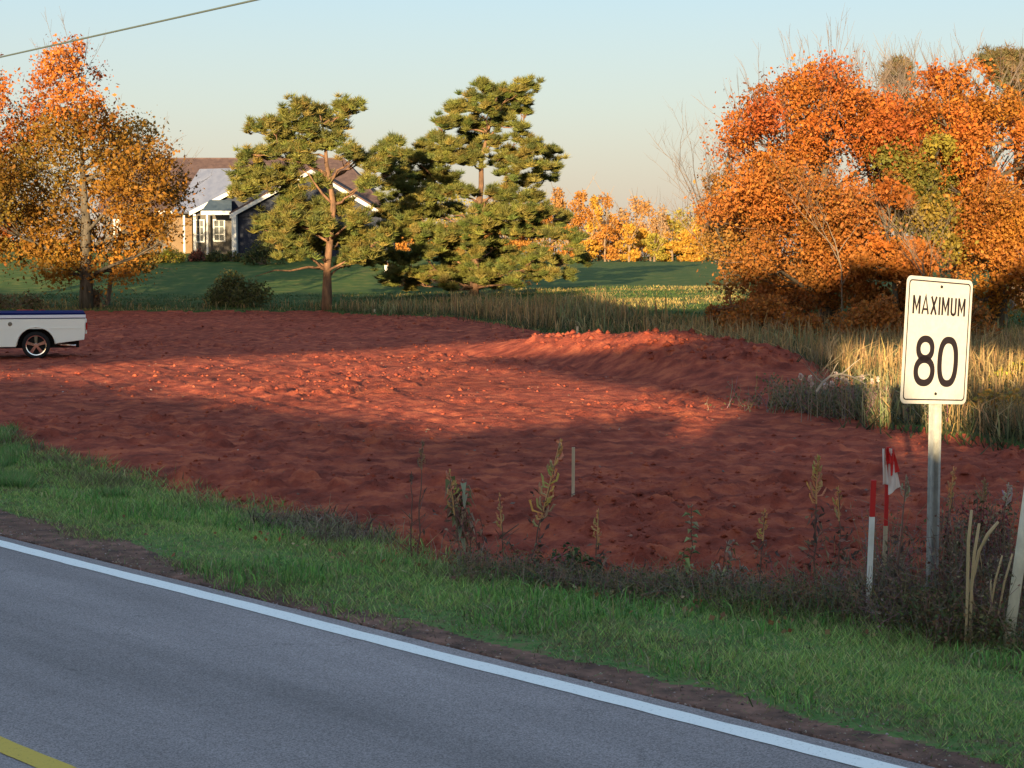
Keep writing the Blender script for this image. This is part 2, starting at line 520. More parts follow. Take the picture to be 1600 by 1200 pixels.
def strip(name, d0, d1, z, matn, s0=-120, s1=1500, crown=0.0):
    fine_ = 'line' in name
    ss = np.concatenate([np.arange(s0, -12, 1.0), np.arange(-12, 30, .06 if fine_ else 1.0), np.arange(30, 60, 1.0), np.geomspace(60, s1, 60)])
    n = 2 if not crown else 9
    ds = np.linspace(d0, d1, n)
    SS, DD = np.meshgrid(ss, ds, indexing='ij')
    if fine_:
        DD = DD + (fbm(SS * 4.0, DD * 30, 66, 4) - .5) * .022 + (fbm(SS * .5, DD * 0, 67, 2) - .5) * .03
    x, y = XY(DD, SS)
    zz = z + np.zeros_like(x) + .0
    zz = zz + roadz(DD, SS)
    V = np.stack([x, y, zz], -1).reshape(-1, 3)
    idx = np.arange(len(ss) * n).reshape(len(ss), n)
    q = np.stack([idx[:-1, :-1], idx[:-1, 1:], idx[1:, 1:], idx[1:, :-1]], -1).reshape(-1, 4)
    me = mesh_np(name, V, quads=q)
    me.materials.append(M[matn])
    o = bpy.data.objects.new(name, me); COL.objects.link(o); o['kind'] = 'structure'
    # object coordinates run along the road
    ang = TH
    me.transform(Matrix.Rotation(-ang, 4, 'Z')); o.rotation_euler = (0, 0, ang)
    return o
def roadz(D, S): return 0.0 * D + .004 + np.minimum(0, 0 * D)
strip('road', .45, 7.06, 0.0, 'asphalt')
strip('edge_line', 6.79, 6.945, .004, 'white_paint')
strip('centre_line', 3.93, 4.07, .004, 'yellow_paint')
strip('edge_line', .95, 1.11, .004, 'white_paint')

# ------------------------------------------------------------------ blades (grass, reeds)
def blades(name, x, y, h, w, lean, cols, matn, bend=.35, seg=2, z=None, plume=None):
    n = len(x)
    z = Hd(x, y) - .01 if z is None else z
    a = rng.uniform(0, 2 * np.pi, n)
    # width direction roughly random, lean direction random
    wx, wy = np.cos(a), np.sin(a)
    la = rng.uniform(0, 2 * np.pi, n)
    lx, ly = np.cos(la) * lean, np.sin(la) * lean
    h = np.asarray(h); w = np.asarray(w)
    base = np.stack([x, y, z], -1)
    W = np.stack([wx * w * .5, wy * w * .5, np.zeros(n)], -1)
    if seg == 1:
        tip = base + np.stack([lx * h, ly * h, h], -1)
        V = np.stack([base - W, base + W, tip], 1).reshape(-1, 3)
        T = np.arange(n * 3).reshape(n, 3)
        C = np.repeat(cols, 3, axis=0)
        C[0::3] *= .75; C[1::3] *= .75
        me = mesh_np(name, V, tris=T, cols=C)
    else:
        mid = base + np.stack([lx * h * .35, ly * h * .35, h * .6], -1)
        tip = base + np.stack([lx * h * (1 + bend), ly * h * (1 + bend), h * (1 - .25 * lean)], -1)
        pw = .8 if plume is None else plume
        V = np.stack([base - W * (.9 if plume is None else .5), base + W * (.9 if plume is None else .5), mid - W * pw, mid + W * pw, tip], 1).reshape(-1, 3)
        i = np.arange(n)[:, None] * 5
        Q = i + np.array([[0, 1, 3, 2]]); T = i + np.array([[2, 3, 4]])
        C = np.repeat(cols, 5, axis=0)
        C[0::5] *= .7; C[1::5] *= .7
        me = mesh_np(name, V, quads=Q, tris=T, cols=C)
    me.materials.append(M[matn])
    return me

def mixcol(n, cs, jitter=.18, ws=None):
    cs = np.array(cs); k = rng.choice(len(cs), n, p=ws)
    return np.clip(cs[k] * (1 + rng.normal(0, jitter, (n, 1))) * (1 + rng.normal(0, .06, (n, 3))), .004, 1)

def stuff(name, me, label, cat):
    o = bpy.data.objects.new(name, me); COL.objects.link(o)
    return tag(o, label, cat, kind='stuff')

# verge grass: sampled over the strip in view
def verge_grass():
    N = 620000
    S = -8 + 48 * rng.random(N) ** 1.25
    Dd = 7.1 + 4.6 * rng.random(N)
    x, y = XY(Dd, S)
    ok = (np.abs(x) < .36 * y + 1.0) & (y > 6)
    x, y, S, Dd = x[ok], y[ok], S[ok], Dd[ok]
    fm, D, S_, e = field_mask(x, y)
    patch = fbm(S * .8, D * 1.6, 23, 4)
    soft = sstep(7.20, 7.55, D + (patch - .5) * .8 - .38 * sstep(10, 15, S))
    keep = (rng.random(len(x)) < soft * (.62 + .5 * sstep(.3, .55, patch))) & (~fm | ((D < e + .5) & (rng.random(len(x)) < .25)))
    x, y, D, e, patch, S = x[keep], y[keep], D[keep], e[keep], patch[keep], S[keep]
    n = len(x)
    tall = sstep(e - 1.3, e - .1, D)
    h = (.022 + .035 * rng.random(n) + .09 * tall * rng.random(n)) * (.6 + .9 * patch)
    w = .006 + .006 * rng.random(n)
    w = w * (1 + sstep(14, 30, y) * 1.5)
    cg = mixcol(n, [(.30, .46, .12), (.40, .55, .14), (.20, .37, .10), (.50, .50, .20)], .2)
    cd = mixcol(n, [(.22, .19, .09), (.16, .14, .08), (.25, .2, .12)], .2)
    dry = (rng.random(n) < (.05 + .35 * sstep(.52, .68, fbm(x * 1.1, y * 1.1, 36, 3)) + .5 * tall * sstep(.42, .6, fbm(S * .5, D, 29, 3)) + .25 * sstep(8.2, 7.5, D) + .3 * sstep(8, 16, S) * sstep(.45, .6, patch)))
    c = np.where(dry[:, None], cd, cg)
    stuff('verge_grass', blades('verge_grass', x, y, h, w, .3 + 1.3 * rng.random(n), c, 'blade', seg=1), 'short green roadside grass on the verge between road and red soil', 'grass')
    # longer uneven tufts
    n = 26000
    k = rng.choice(len(x), n)
    cx, cy = x[k], y[k]
    g = (fbm(cx * 1.3, cy * 1.3, 33, 3) > .52)
    cx, cy, S2 = cx[g], cy[g], S[k][g]; n = len(cx)
    cx = cx + rng.normal(0, .05, n); cy = cy + rng.normal(0, .05, n)
    h = .06 + .12 * rng.random(n) ** 2
    c = mixcol(n, [(.13, .30, .07), (.20, .38, .09), (.10, .22, .06), (.36, .34, .18)], .2, [.4, .3, .2, .1])
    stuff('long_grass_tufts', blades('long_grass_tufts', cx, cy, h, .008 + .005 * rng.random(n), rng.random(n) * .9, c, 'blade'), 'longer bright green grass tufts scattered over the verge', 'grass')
verge_grass()

# sparse green patches invading the soil at left, between verge and field
def left_patches():
    n = 90000
    px = rng.uniform(-30, 360, n); py = 668 + 95 * rng.random(n)
    yy = F * CAMZ / (py - 400); xx = (px - 800) / F * yy
    m = fbm(xx * .7, yy * .28, 37, 3)
    lim = 700 + .10 * px
    keep = (m > .56 + .10 * sstep(0, 40, lim - py - 10) + .0006 * px)
    xx, yy, py = xx[keep], yy[keep], py[keep]
    n = len(xx)
    c = mixcol(n, [(.13, .27, .08), (.19, .32, .10), (.34, .34, .17)], .2, [.5, .35, .15])
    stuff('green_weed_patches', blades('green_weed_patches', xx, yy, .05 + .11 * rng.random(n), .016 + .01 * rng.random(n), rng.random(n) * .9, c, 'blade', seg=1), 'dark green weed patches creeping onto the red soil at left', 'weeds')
left_patches()

# dead thatch at the field edge
def thatch():
    n = 26000
    S = -3 + 24 * rng.random(n); 
    x0, y0 = XY(np.full(n, 10.), S)
    fm, D, S_, e = field_mask(x0, y0)
    D = e + rng.normal(.0, .26, n)
    x, y = XY(D, S)
    g = (fbm(S * .55, D * .4, 43, 3) + .12 * sstep(7, 2, S)) > (.50 + .3 * sstep(13, 16, S))
    x, y, S = x[g], y[g], S[g]; n = len(x)
    c = mixcol(n, [(.17, .12, .085), (.26, .19, .13), (.09, .065, .045), (.34, .28, .18)], .2, [.35, .3, .25, .1])
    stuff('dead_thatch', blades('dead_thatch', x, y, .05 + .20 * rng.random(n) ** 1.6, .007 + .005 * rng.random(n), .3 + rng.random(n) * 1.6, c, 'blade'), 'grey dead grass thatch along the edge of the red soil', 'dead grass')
    # bare pale stalks
    n = 420
    S = -3 + 18 * rng.random(n)
    x0, y0 = XY(np.full(n, 10.), S); fm, D, S_, e = field_mask(x0, y0)
    x, y = XY(e + rng.normal(-.1, .3, n), S)
    c = mixcol(n, [(.34, .28, .2), (.25, .2, .14)], .15)
    stuff('pale_dead_stalks', blades('pale_dead_stalks', x, y, .12 + .22 * rng.random(n), .007 + np.zeros(n), rng.random(n) * .8, c, 'blade'), 'thin pale dead stalks standing along the edge of the soil', 'dead grass')
thatch()

# tall dry grass and reeds behind the field
def reeds():
    xs = []; ys = []; hs = []; ws = []; cs = []
    poly = np.array([p for p in _poly if p[0] > -60 and p[0] < 15] )
    # offset points outward from the far boundary
    segs = [( (-22, 76.4), (-8.3, 76)), ((-8.3, 76), (-5.2, 70)), ((-5.2, 70), (-2.1, 64)), ((-2.1, 64), (.55, 54)), ((.55, 54), (1.9, 50.5)), ((1.9, 50.5), (3.9, 46.5)), ((3.9, 46.5), (5.1, 41)), ((5.1, 41), (6.0, 36.5)), ((6.0, 36.5), (6.3, 32)), ((6.3, 32), (5.6, 27.2)), ((5.6, 27.2), (5.5, 24.9)), ((5.5, 24.9), (6.7, 22.3)), ((6.7, 22.3), (9.5, 18)), ((9.5, 18), (13, 13))]
    dens = [26, 90, 130, 150, 90, 120, 260, 330, 420, 480, 480, 480, 500, 300]
    depth = [3, 3.5, 4.5, 5, 8, 10, 11, 11, 10, 8, 8, 8, 7, 6]
    hgt = [.55, .75, .95, .95, .55, .75, .85, .9, .9, .8, .64, .60, .68, .75]
    for (a, b), dn, dp, hh in zip(segs, dens, depth, hgt):
        a = np.array(a); b = np.array(b); L = np.hypot(*(b - a)); t = (b - a) / L
        nrm = np.array([-t[1], t[0]])
        if nrm[0] + nrm[1] * .7 < 0: nrm = -nrm
        n = int(dn * L * dp / 5.0)
        u = rng.random(n) * L; v = rng.random(n) ** 1.3 * dp + .1
        p = a + np.outer(u, t) + np.outer(v, nrm) + rng.normal(0, .25, (n, 2))
        cl = fbm(p[:, 0] * .9, p[:, 1] * .9, 47, 3)
        k = rng.random(n) < .25 + 1.3 * sstep(.38, .6, cl)
        p = p[k]; cl = cl[k]; n = len(p)
        xs.append(p[:, 0]); ys.append(p[:, 1])
        hs.append(hh * (.35 + .65 * rng.random(n)) * (.45 + .95 * cl))
        ws.append((.014 + .012 * rng.random(n)) * (1 + .5 * sstep(30, 70, p[:, 1])))
    x, y, h, w = map(np.concatenate, (xs, ys, hs, ws))
    n = len(x)
    green = (vnoise(x * .4, y * .4, seed=53) > .62)
    c = mixcol(n, [(.35, .225, .095), (.26, .165, .075), (.42, .28, .13), (.17, .12, .055)], .18, [.35, .3, .2, .15])
    cg = mixcol(n, [(.18, .19, .08), (.26, .24, .12)], .2)
    c = np.where((green & (rng.random(n) < .6))[:, None], cg, c)
    stuff('tall_dry_reeds', blades('tall_dry_reeds', x, y, h, w, rng.random(n) ** 2 * .9, c, 'reed', plume=1.0), 'tall tan dry reeds growing behind the far edge of the red field', 'reeds')
    # low green-brown undergrowth at reed feet
    n2 = 30000
    k = rng.choice(n, n2)
    c = mixcol(n2, [(.07, .085, .035), (.12, .11, .05), (.05, .06, .03)], .2)
    stuff('reed_undergrowth', blades('reed_undergrowth', x[k] + rng.normal(0, .3, n2), y[k] + rng.normal(0, .3, n2), .15 + .3 * rng.random(n2), .02 + .015 * rng.random(n2), .4 + rng.random(n2), c, 'blade', seg=1), 'low green brown undergrowth at the feet of the reeds', 'undergrowth')
reeds()

# rough meadow grass on the slope behind
def meadow():
    n = 110000
    u = rng.uniform(-.34, .34, n); y = 44 + 44 * rng.random(n) ** 1.1
    x = u * y
    fm, D, S, e = field_mask(x, y)
    ok = ~fm
    lawn = sstep(86, 90, y) * (x < 2)
    ok &= rng.random(n) > lawn
    x, y = x[ok], y[ok]; n = len(x)
    m = fbm(x * .18, y * .35, 57, 3)
    green = mixcol(n, [(.055, .10, .03), (.08, .12, .03)], .2)
    tan = mixcol(n, [(.36, .27, .09), (.42, .30, .10), (.24, .18, .08)], .2)
    c = np.where((rng.random(n) < sstep(.40, .62, m) * .8)[:, None], tan, green)
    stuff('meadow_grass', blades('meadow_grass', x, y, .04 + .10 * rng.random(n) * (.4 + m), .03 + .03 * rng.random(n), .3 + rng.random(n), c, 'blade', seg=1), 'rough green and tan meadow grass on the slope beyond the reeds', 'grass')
meadow()

# ------------------------------------------------------------------ trees
def leaf_quads(C, size, cols, up=.0, aspect=.62):
    n = len(C)
    a = rng.normal(0, 1, (n, 3)); a /= np.linalg.norm(a, axis=1)[:, None]
    b = rng.normal(0, 1, (n, 3)); b -= (a * b).sum(1)[:, None] * a; b /= np.linalg.norm(b, axis=1)[:, None]
    s = np.asarray(size).reshape(-1, 1)
    nrm = np.cross(a, b)
    V = np.stack([C - a * s * .5, C + b * s * .5 * aspect + nrm * s * .12, C + a * s * .5, C - b * s * .5 * aspect + nrm * s * .12], 1).reshape(-1, 3)
    Q = np.arange(n * 4).reshape(n, 4)
    return V, Q, np.repeat(cols, 4, axis=0)

def leaf_mesh(name, C, size, cols, **k):
    V, Q, K = leaf_quads(C, size, cols, **k)
    return mesh_np(name, V, quads=Q, cols=K)

def ellip_points(n, c, r, shell=.35):
    d = rng.normal(0, 1, (n, 3)); d /= np.linalg.norm(d, axis=1)[:, None]
    rr = rng.random(n) ** shell
    return np.array(c) + d * rr[:, None] * np.array(r)

def curved(a, b, sag=.12, n=4, wig=.05):
    a = Vector(a); b = Vector(b); L = (b - a).length
    pts = []
    for i in range(n + 1):
        t = i / n
        p = a.lerp(b, t)
        p.z += -sag * L * math.sin(math.pi * t) if sag else 0
        if 0 < i < n:
            p += Vector((rnd.uniform(-1, 1), rnd.uniform(-1, 1), rnd.uniform(-1, 1))) * wig * L
        pts.append(p)
    return pts

def limbs(mb, trunk_pts, trunk_r, tips, r0=.09, r1=.015, sag=.10, low=.15, n=5):
    """limbs leave the trunk below each tip and curve up to it"""
    tp = [Vector(p) for p in trunk_pts]
    zt = tp[-1].z; zb = tp[0].z
    def at(z):
        for i in range(len(tp) - 1):
            if tp[i].z <= z <= tp[i + 1].z + 1e-6:
                t = (z - tp[i].z) / max(1e-6, tp[i + 1].z - tp[i].z)
                return tp[i].lerp(tp[i + 1], t), trunk_r[i] * (1 - t) + trunk_r[i + 1] * t
        return tp[-1], trunk_r[-1]
    outs = {}
    order = sorted(range(len(tips)), key=lambda k: math.hypot(tips[k][0] - tp[0].x, tips[k][1] - tp[0].y) + .15 * abs(tips[k][2] - .5 * (zt + zb)))
    done = []
    for k_ in order:
        c = Vector(tips[k_])
        hd = math.hypot(c.x - tp[0].x, c.y - tp[0].y)
        z0 = max(zb + (zt - zb) * low, min(zt, c.z - hd * rnd.uniform(.3, .7)))
        b, br = at(z0)
        rr = min(r0, br * .75)
        best = (b - c).length * .62; src = None
        for d_ in done:
            for m_ in (2, 3, 4):
                L_ = (d_[m_] - c).length
                if L_ < best and (d_[m_] - b).length < (c - b).length and d_[m_].z < c.z + .3: best = L_; src = d_[m_]
        if src is not None: b = src; rr = rr * .5
        pts = curved(b, c, sag * rnd.uniform(.4, 1.2), n, .045)
        mb.tube(pts, [rr + (r1 - rr) * (i / n) for i in range(n + 1)], 5)
        done.append(pts); outs[k_] = pts
    return [outs[k] for k in range(len(tips))]

def clump_tree(name, base, trunk_pts, trunk_r, clumps, leafn, leafsize, palette, label, cat='tree', group=None, bark='bark', ws=None,
               twigs_out=0, twig_col=(.3, .24, .2), gaps=.42, gscale=1.3, inner=.35, pal_fn=None, sub=3, sag=.1, jit=.16, twig_len=(.5, 1.2), twig_r=.012, low=.15, dens=1.35):
    root = thing(name, base, label, cat, group)
    mb = MB()
    mb.tube(trunk_pts, trunk_r, 8)
    tips = [c[:3] for c in clumps]
    main = limbs(mb, trunk_pts, trunk_r, tips, trunk_r[0] * .34, .015, sag, low)
    for c, pts in zip(clumps, main):
        for _ in range(sub):
            q = Vector(ellip_points(1, c[:3], [c[3] * .9, c[3] * .9, c[4] * .9], .5)[0])
            mb.tube(curved(pts[rnd.choice((2, 3, 4))], q, .05, 3, .05), [.028, .02, .013, .007], 4)
    child('trunk', mb.mesh('trunk', smooth=True), root, M[bark])
    vol = np.array([c[3] * c[3] * c[4] for c in clumps]) ** .75
    clumps = list(clumps)
    vol /= vol.sum()
    C = []; K = []
    for i, c in enumerate(clumps):
        n = int(leafn * vol[i] * 1.7)
        n = int(n * dens)
        p = ellip_points(n, c[:3], [c[3] * 1.1, c[3] * 1.1, c[4] * 1.15], inner)
        lo_ = rng.random(n) < .32
        p[lo_] += np.clip(rng.normal(0, 1, (lo_.sum(), 3)), -1.4, 1.4) * np.array([c[3] * .55, c[3] * .55, c[4] * .55])
        g = fbm(p[:, 0] * gscale, p[:, 1] * gscale, 3 + i % 5, 3, p[:, 2] * gscale)
        p = p[g > gaps]
        pal = palette if pal_fn is None else pal_fn(c)
        base_c = mixcol(1, pal, .22)[0]
        k = mixcol(len(p), pal, jit) * .45 + base_c * .55
        C.append(p); K.append(k)
    C = np.concatenate(C); K = np.concatenate(K)
    sz = leafsize * (.35 + 1.4 * rng.random(len(C)) ** 2)
    child('crown', leaf_mesh('crown', C, sz, K), root, M['leaf'])
    if twigs_out:
        tb = MB()
        ctr = np.average(np.array([c[:3] for c in clumps]), axis=0, weights=vol)
        for _ in range(twigs_out):
            c = clumps[rnd.randrange(len(clumps))]
            if c[2] < ctr[2] - 1.0 and rnd.random() < .7: continue
            d = Vector(c[:3]) - Vector(ctr); d.normalize() if d.length > 0 else None
            dd = (d + Vector((rnd.uniform(-.7, .7), rnd.uniform(-.7, .7), rnd.uniform(0.0, 1.0)))).normalized()
            p0 = Vector(c[:3]) + dd * c[3] * .5
            L = c[3] * .5 + rnd.uniform(*twig_len)
            p1 = p0 + dd * L * .55 + Vector((0, 0, .05 * L)); p2 = p0 + dd * L + Vector((0, 0, .18 * L))
            tb.tube([p0, p1, p2], [twig_r, twig_r * .7, twig_r * .35], 3, twig_col, False)
            for _k in range(3):
                t = rnd.uniform(.3, .9)
                q0 = p0.lerp(p2, t)
                q1 = q0 + (dd + Vector((rnd.uniform(-.6, .6), rnd.uniform(-.6, .6), rnd.uniform(-.1, .7)))).normalized() * L * .35
                tb.tube([q0, q1], [twig_r * .55, twig_r * .25], 3, twig_col, False)
        child('bare_twigs', tb.mesh('bare_twigs', cols=True), root, M['twig'])['kind'] = 'stuff'
    return root

def px_clumps(lst, Y, spread=2.0, seed=1, r_scale=1.0, flat=.8, squash=None):
    """(px,py,radius_px) silhouette clumps placed at random depths through a real crown"""
    r_ = random.Random(seed); out = []
    for t in lst:
        px, py, rp = t[:3]
        dy = t[3] if len(t) > 3 else r_.uniform(-spread, spread)
        p = P(px, py, Y + dy)
        rr = rp * (Y + dy) / F * r_scale
        out.append((p.x, p.y, p.z, rr, rr * flat))
    return out

def at_ground(px, Y, dz=-.1):
    x = (px - 800) / F * Y
    return (x, Y, hz(x, Y) + dz)

def trunk_line(px_pts, Y, base):
    pts = [Vector(base)]
    for i, (px, py) in enumerate(px_pts):
        pts.append(P(px, py, Y + rnd.uniform(-.15, .15)))
    return pts

ORANGE = [(.43, .138, .024), (.40, .120, .022), (.45, .160, .027), (.34, .10, .02)]
REDDISH = [(.38, .095, .026), (.42, .125, .028), (.34, .09, .024)]
GOLD = [(.40, .19, .025), (.44, .215, .03), (.35, .15, .022)]
RUST = [(.34, .12, .028), (.40, .15, .03), (.28, .11, .026), (.44, .15, .03)]
OLIVE = [(.17, .15, .028), (.12, .125, .025), (.26, .18, .03)]
BROWNGOLD = [(.23, .115, .016), (.17, .090, .015), (.29, .145, .018), (.15, .11, .018), (.30, .125, .017)]

# --- left maple
Y = 78.0
b = at_ground(135, Y)
tl = trunk_line([(135, 440), (133, 400), (135, 350), (130, 290), (128, 240), (125, 170)], Y, b)
cl = px_clumps([(95, 100, 34), (110, 75, 24), (85, 130, 34), (128, 118, 30), (75, 160, 40), (120, 160, 40), (150, 185, 34), (55, 200, 44), (105, 210, 48), (170, 225, 44), (210, 215, 36), (235, 245, 34), (20, 240, 52), (70, 260, 52), (150, 270, 46), (215, 270, 48), (262, 285, 32), (275, 305, 24), (255, 335, 30), (225, 345, 34), (240, 300, 34), (262, 360, 22), (20, 310, 58), (85, 320, 50), (190, 310, 46), (235, 325, 38), (30, 370, 52), (80, 380, 44), (160, 370, 38), (205, 370, 46), (245, 360, 32), (60, 410, 34), (100, 415, 36), (135, 385, 30), (180, 415, 36), (215, 405, 30), (125, 360, 26), (-20, 270, 50), (-30, 330, 44)], Y, 3.2, 3, 1.0)
def maple_pal(c):
    z = c[2]
    if z > 9.2: return ORANGE + REDDISH[:1]
    if z > 8.0: return ORANGE[:2] + BROWNGOLD
    if z < 3.2 and -20 < c[0] < -17.5: return GOLD
    return BROWNGOLD
clump_tree('maple_tree', b, tl, [.34, .3, .26, .22, .15, .09, .04], cl, 40000, .15, BROWNGOLD, 'broad orange maple with brown gold leaves and a forked trunk at left, behind the pickup', pal_fn=maple_pal, twigs_out=90, sub=6, gaps=.45, twig_col=(.12, .09, .07), gscale=1.1, sag=.02)
# neighbour at the frame edge
Y = 80.0
b = at_ground(-75, Y)
tl = trunk_line([(-75, 380), (-70, 300), (-60, 200)], Y, b)
cl = px_clumps([(-60, 130, 42), (-20, 150, 32), (-10, 120, 20), (-80, 180, 50), (-15, 200, 36), (-30, 240, 40), (-100, 250, 55), (-50, 300, 50), (-10, 290, 34), (-110, 330, 55), (-60, 370, 45), (-5, 350, 30)], Y, 2.6, 4)
clump_tree('maple_tree', b, tl, [.3, .24, .16, .06], cl, 14000, .17, ORANGE, 'bright orange maple cut by the left edge of the photo', pal_fn=lambda c: ORANGE, sub=4, gaps=.45)

# --- pines
def pine(base, trunk_pts, trunk_r, clumps, n_tuft, label, pal, tuft=.31, low=.05, bare_limbs=()):
    root = thing('pine_tree', base, label, 'tree', 'Scots pines on the slope before the house')
    mb = MB()
    mb.tube(trunk_pts, trunk_r, 9)
    main = limbs(mb, trunk_pts, trunk_r, [c[:3] for c in clumps], trunk_r[0] * .30, .015, .02, low)
    for c, pts in zip(clumps, main):
        for _ in range(7):
            q = Vector(ellip_points(1, c[:3], [c[3] * .95, c[3] * .95, c[4] * .9], .5)[0])
            mb.tube(curved(pts[rnd.choice((3, 4, 5))], q, .03, 3, .05), [.03, .022, .014, .008], 4)
    for a, b_ in bare_limbs:
        mb.tube(curved(a, b_, -.06, 4, .04), [.07, .06, .04, .03, .012], 5)
    child('trunk', mb.mesh('trunk', smooth=True), root, M['pine_bark'])
    vol = np.array([c[3] * c[3] for c in clumps]); vol /= vol.sum()
    P0 = []; K = []
    for i, c in enumerate(clumps):
        # every clump is a set of small cushions
        m = max(8, int(vol[i] * 3000))
        q = ellip_points(m, c[:3], [c[3] * 1.12, c[3] * 1.12, c[4] * 1.1], .5)
        lo_ = rng.random(m) < .5
        q[lo_] += np.clip(rng.normal(0, 1, (lo_.sum(), 3)), -1.2, 1.2) * np.array([c[3] * .5, c[3] * .5, c[4] * .75])
        n = int(n_tuft * vol[i])
        k = rng.choice(m, n)
        rr = .05 + .12 * rng.random(m)
        d = rng.normal(0, 1, (n, 3)); d /= np.linalg.norm(d, axis=1)[:, None]
        d[:, 2] = d[:, 2] * .6 + .1
        p = q[k] + d * rr[k][:, None] * (rng.random(n) ** .4)[:, None]
        cc = mixcol(m, pal, .16)[k] * (1 + rng.normal(0, .15, (n, 1)))
        P0.append(p); K.append(np.clip(cc, .004, 1))
    P0 = np.concatenate(P0); K = np.concatenate(K); n = len(P0)
    # each tuft: needles fanned upward and outward
    nn = 5
    C = np.repeat(P0, nn, axis=0); KK = np.repeat(K, nn, axis=0)
    m = len(C)
    d = rng.normal(0, 1, (m, 3)); d[:, 2] = np.abs(d[:, 2]) * .9 + .1; d /= np.linalg.norm(d, axis=1)[:, None]
    w = np.cross(d, rng.normal(0, 1, (m, 3))); w /= np.linalg.norm(w, axis=1)[:, None]
    L = tuft * (.6 + .6 * rng.random((m, 1)))
    V = np.stack([C - w * .020, C + w * .020, C + d * L], 1).reshape(-1, 3)
    T = np.arange(m * 3).reshape(m, 3)
    child('crown', mesh_np('crown', V, tris=T, cols=np.repeat(KK, 3, axis=0)), root, M['needle'])
    return root

PINE = [(.125, .13, .030), (.155, .15, .034), (.085, .10, .026), (.19, .155, .038)]
Y = 76.3
b = at_ground(510, Y, -.2)
tl = trunk_line([(511, 455), (511, 420), (515, 380), (521, 320), (515, 280), (510, 255), (508, 215), (500, 180)], Y, b)
cl = px_clumps([(470, 165, 17), (497, 178, 20), (540, 170, 20), (556, 165, 12), (452, 182, 17), (480, 200, 24), (525, 195, 20), (430, 195, 20), (440, 215, 20), (505, 225, 22), (460, 230, 20), (400, 200, 14), (385, 242, 14), (405, 243, 14), (430, 240, 18), (470, 250, 20), (548, 240, 18), (530, 215, 12), (565, 250, 14),
               (615, 222, 15), (600, 240, 18), (625, 240, 14), (585, 262, 18), (610, 262, 18), (575, 285, 16),
               (385, 275, 24), (415, 280, 26), (445, 275, 22), (380, 300, 22), (460, 300, 20), (500, 285, 16),
               (455, 320, 22), (490, 325, 20), (530, 325, 24), (560, 345, 20), (445, 345, 28), (420, 350, 22), (475, 355, 28), (460, 385, 28), (490, 385, 20), (430, 375, 18), (540, 370, 26), (570, 370, 22), (595, 375, 20), (555, 400, 20), (580, 405, 18), (500, 350, 22), (535, 412, 12)], Y, 1.7, 8, .95, .55)
bl = [(tl[5], P(408, 225, Y - .5)), (tl[5], P(608, 240, Y + .4)), (tl[4], P(466, 262, Y - .8)), (tl[2], P(470, 420, Y - .6)), (tl[2], P(398, 432, Y + .5))]
pine(b, tl, [.25, .22, .17, .15, .13, .11, .09, .06, .03], cl, 28000, 'open crowned pine with bare orange upper trunk, left of the dense pine', PINE, bare_limbs=bl)
Y = 83.0
b = at_ground(740, Y, -.2)
tl = trunk_line([(742, 440), (742, 410), (743, 370), (748, 320), (752, 290), (752, 250), (762, 210), (772, 165), (780, 140)], Y, b)
cl = px_clumps([(820, 135, 18), (800, 145, 20), (752, 135, 14), (770, 148, 18), (740, 155, 18), (815, 155, 18), (790, 165, 22), (760, 172, 22), (725, 165, 16), (705, 172, 18), (690, 192, 18), (715, 195, 22), (745, 195, 24), (785, 190, 22), (820, 175, 14), (815, 200, 14), (685, 215, 16), (705, 225, 20), (770, 220, 20), (735, 220, 20), (810, 215, 12),
               (660, 228, 16), (650, 250, 22), (675, 245, 22), (700, 250, 24), (735, 250, 22), (640, 275, 24), (670, 275, 24), (700, 280, 20), (615, 290, 22), (640, 305, 26), (670, 305, 26), (700, 300, 18),
               (800, 240, 18), (830, 232, 20), (860, 240, 18), (785, 252, 16), (815, 255, 20), (845, 262, 18), (868, 262, 14), (790, 272, 16), (822, 282, 18), (850, 280, 14), (800, 292, 12),
               (610, 330, 26), (640, 335, 26), (675, 335, 26), (710, 330, 22), (615, 360, 24), (650, 365, 24), (690, 365, 24), (760, 330, 20), (785, 335, 22), (820, 330, 22), (850, 335, 22), (880, 345, 18), (770, 355, 22), (805, 358, 24), (840, 362, 22), (870, 368, 18), (905, 372, 14), (730, 360, 20),
               (600, 400, 20), (630, 405, 24), (665, 395, 22), (700, 400, 22), (730, 415, 22), (620, 425, 16), (650, 428, 16), (760, 405, 20), (800, 400, 20), (840, 400, 18), (880, 410, 16), (910, 405, 14), (860, 430, 16), (835, 430, 18), (800, 440, 14), (750, 435, 16), (715, 440, 14), (890, 432, 14), (775, 380, 20), (895, 388, 14), (680, 430, 24), (720, 420, 26), (762, 425, 24), (790, 420, 22), (830, 415, 20), (645, 440, 18), (612, 440, 16), (700, 448, 16), (770, 445, 16), (740, 385, 26), (700, 375, 24), (735, 355, 22), (690, 300, 20), (725, 300, 18), (800, 312, 20), (832, 308, 18), (772, 300, 16), (745, 232, 16), (760, 345, 22)], Y, 2.2, 9, .95, .5)
pine(b, tl, [.25, .23, .20, .18, .16, .13, .11, .08, .05, .03], cl, 68000, 'dense layered pine with spreading lower limbs, right of the open crowned pine', PINE)

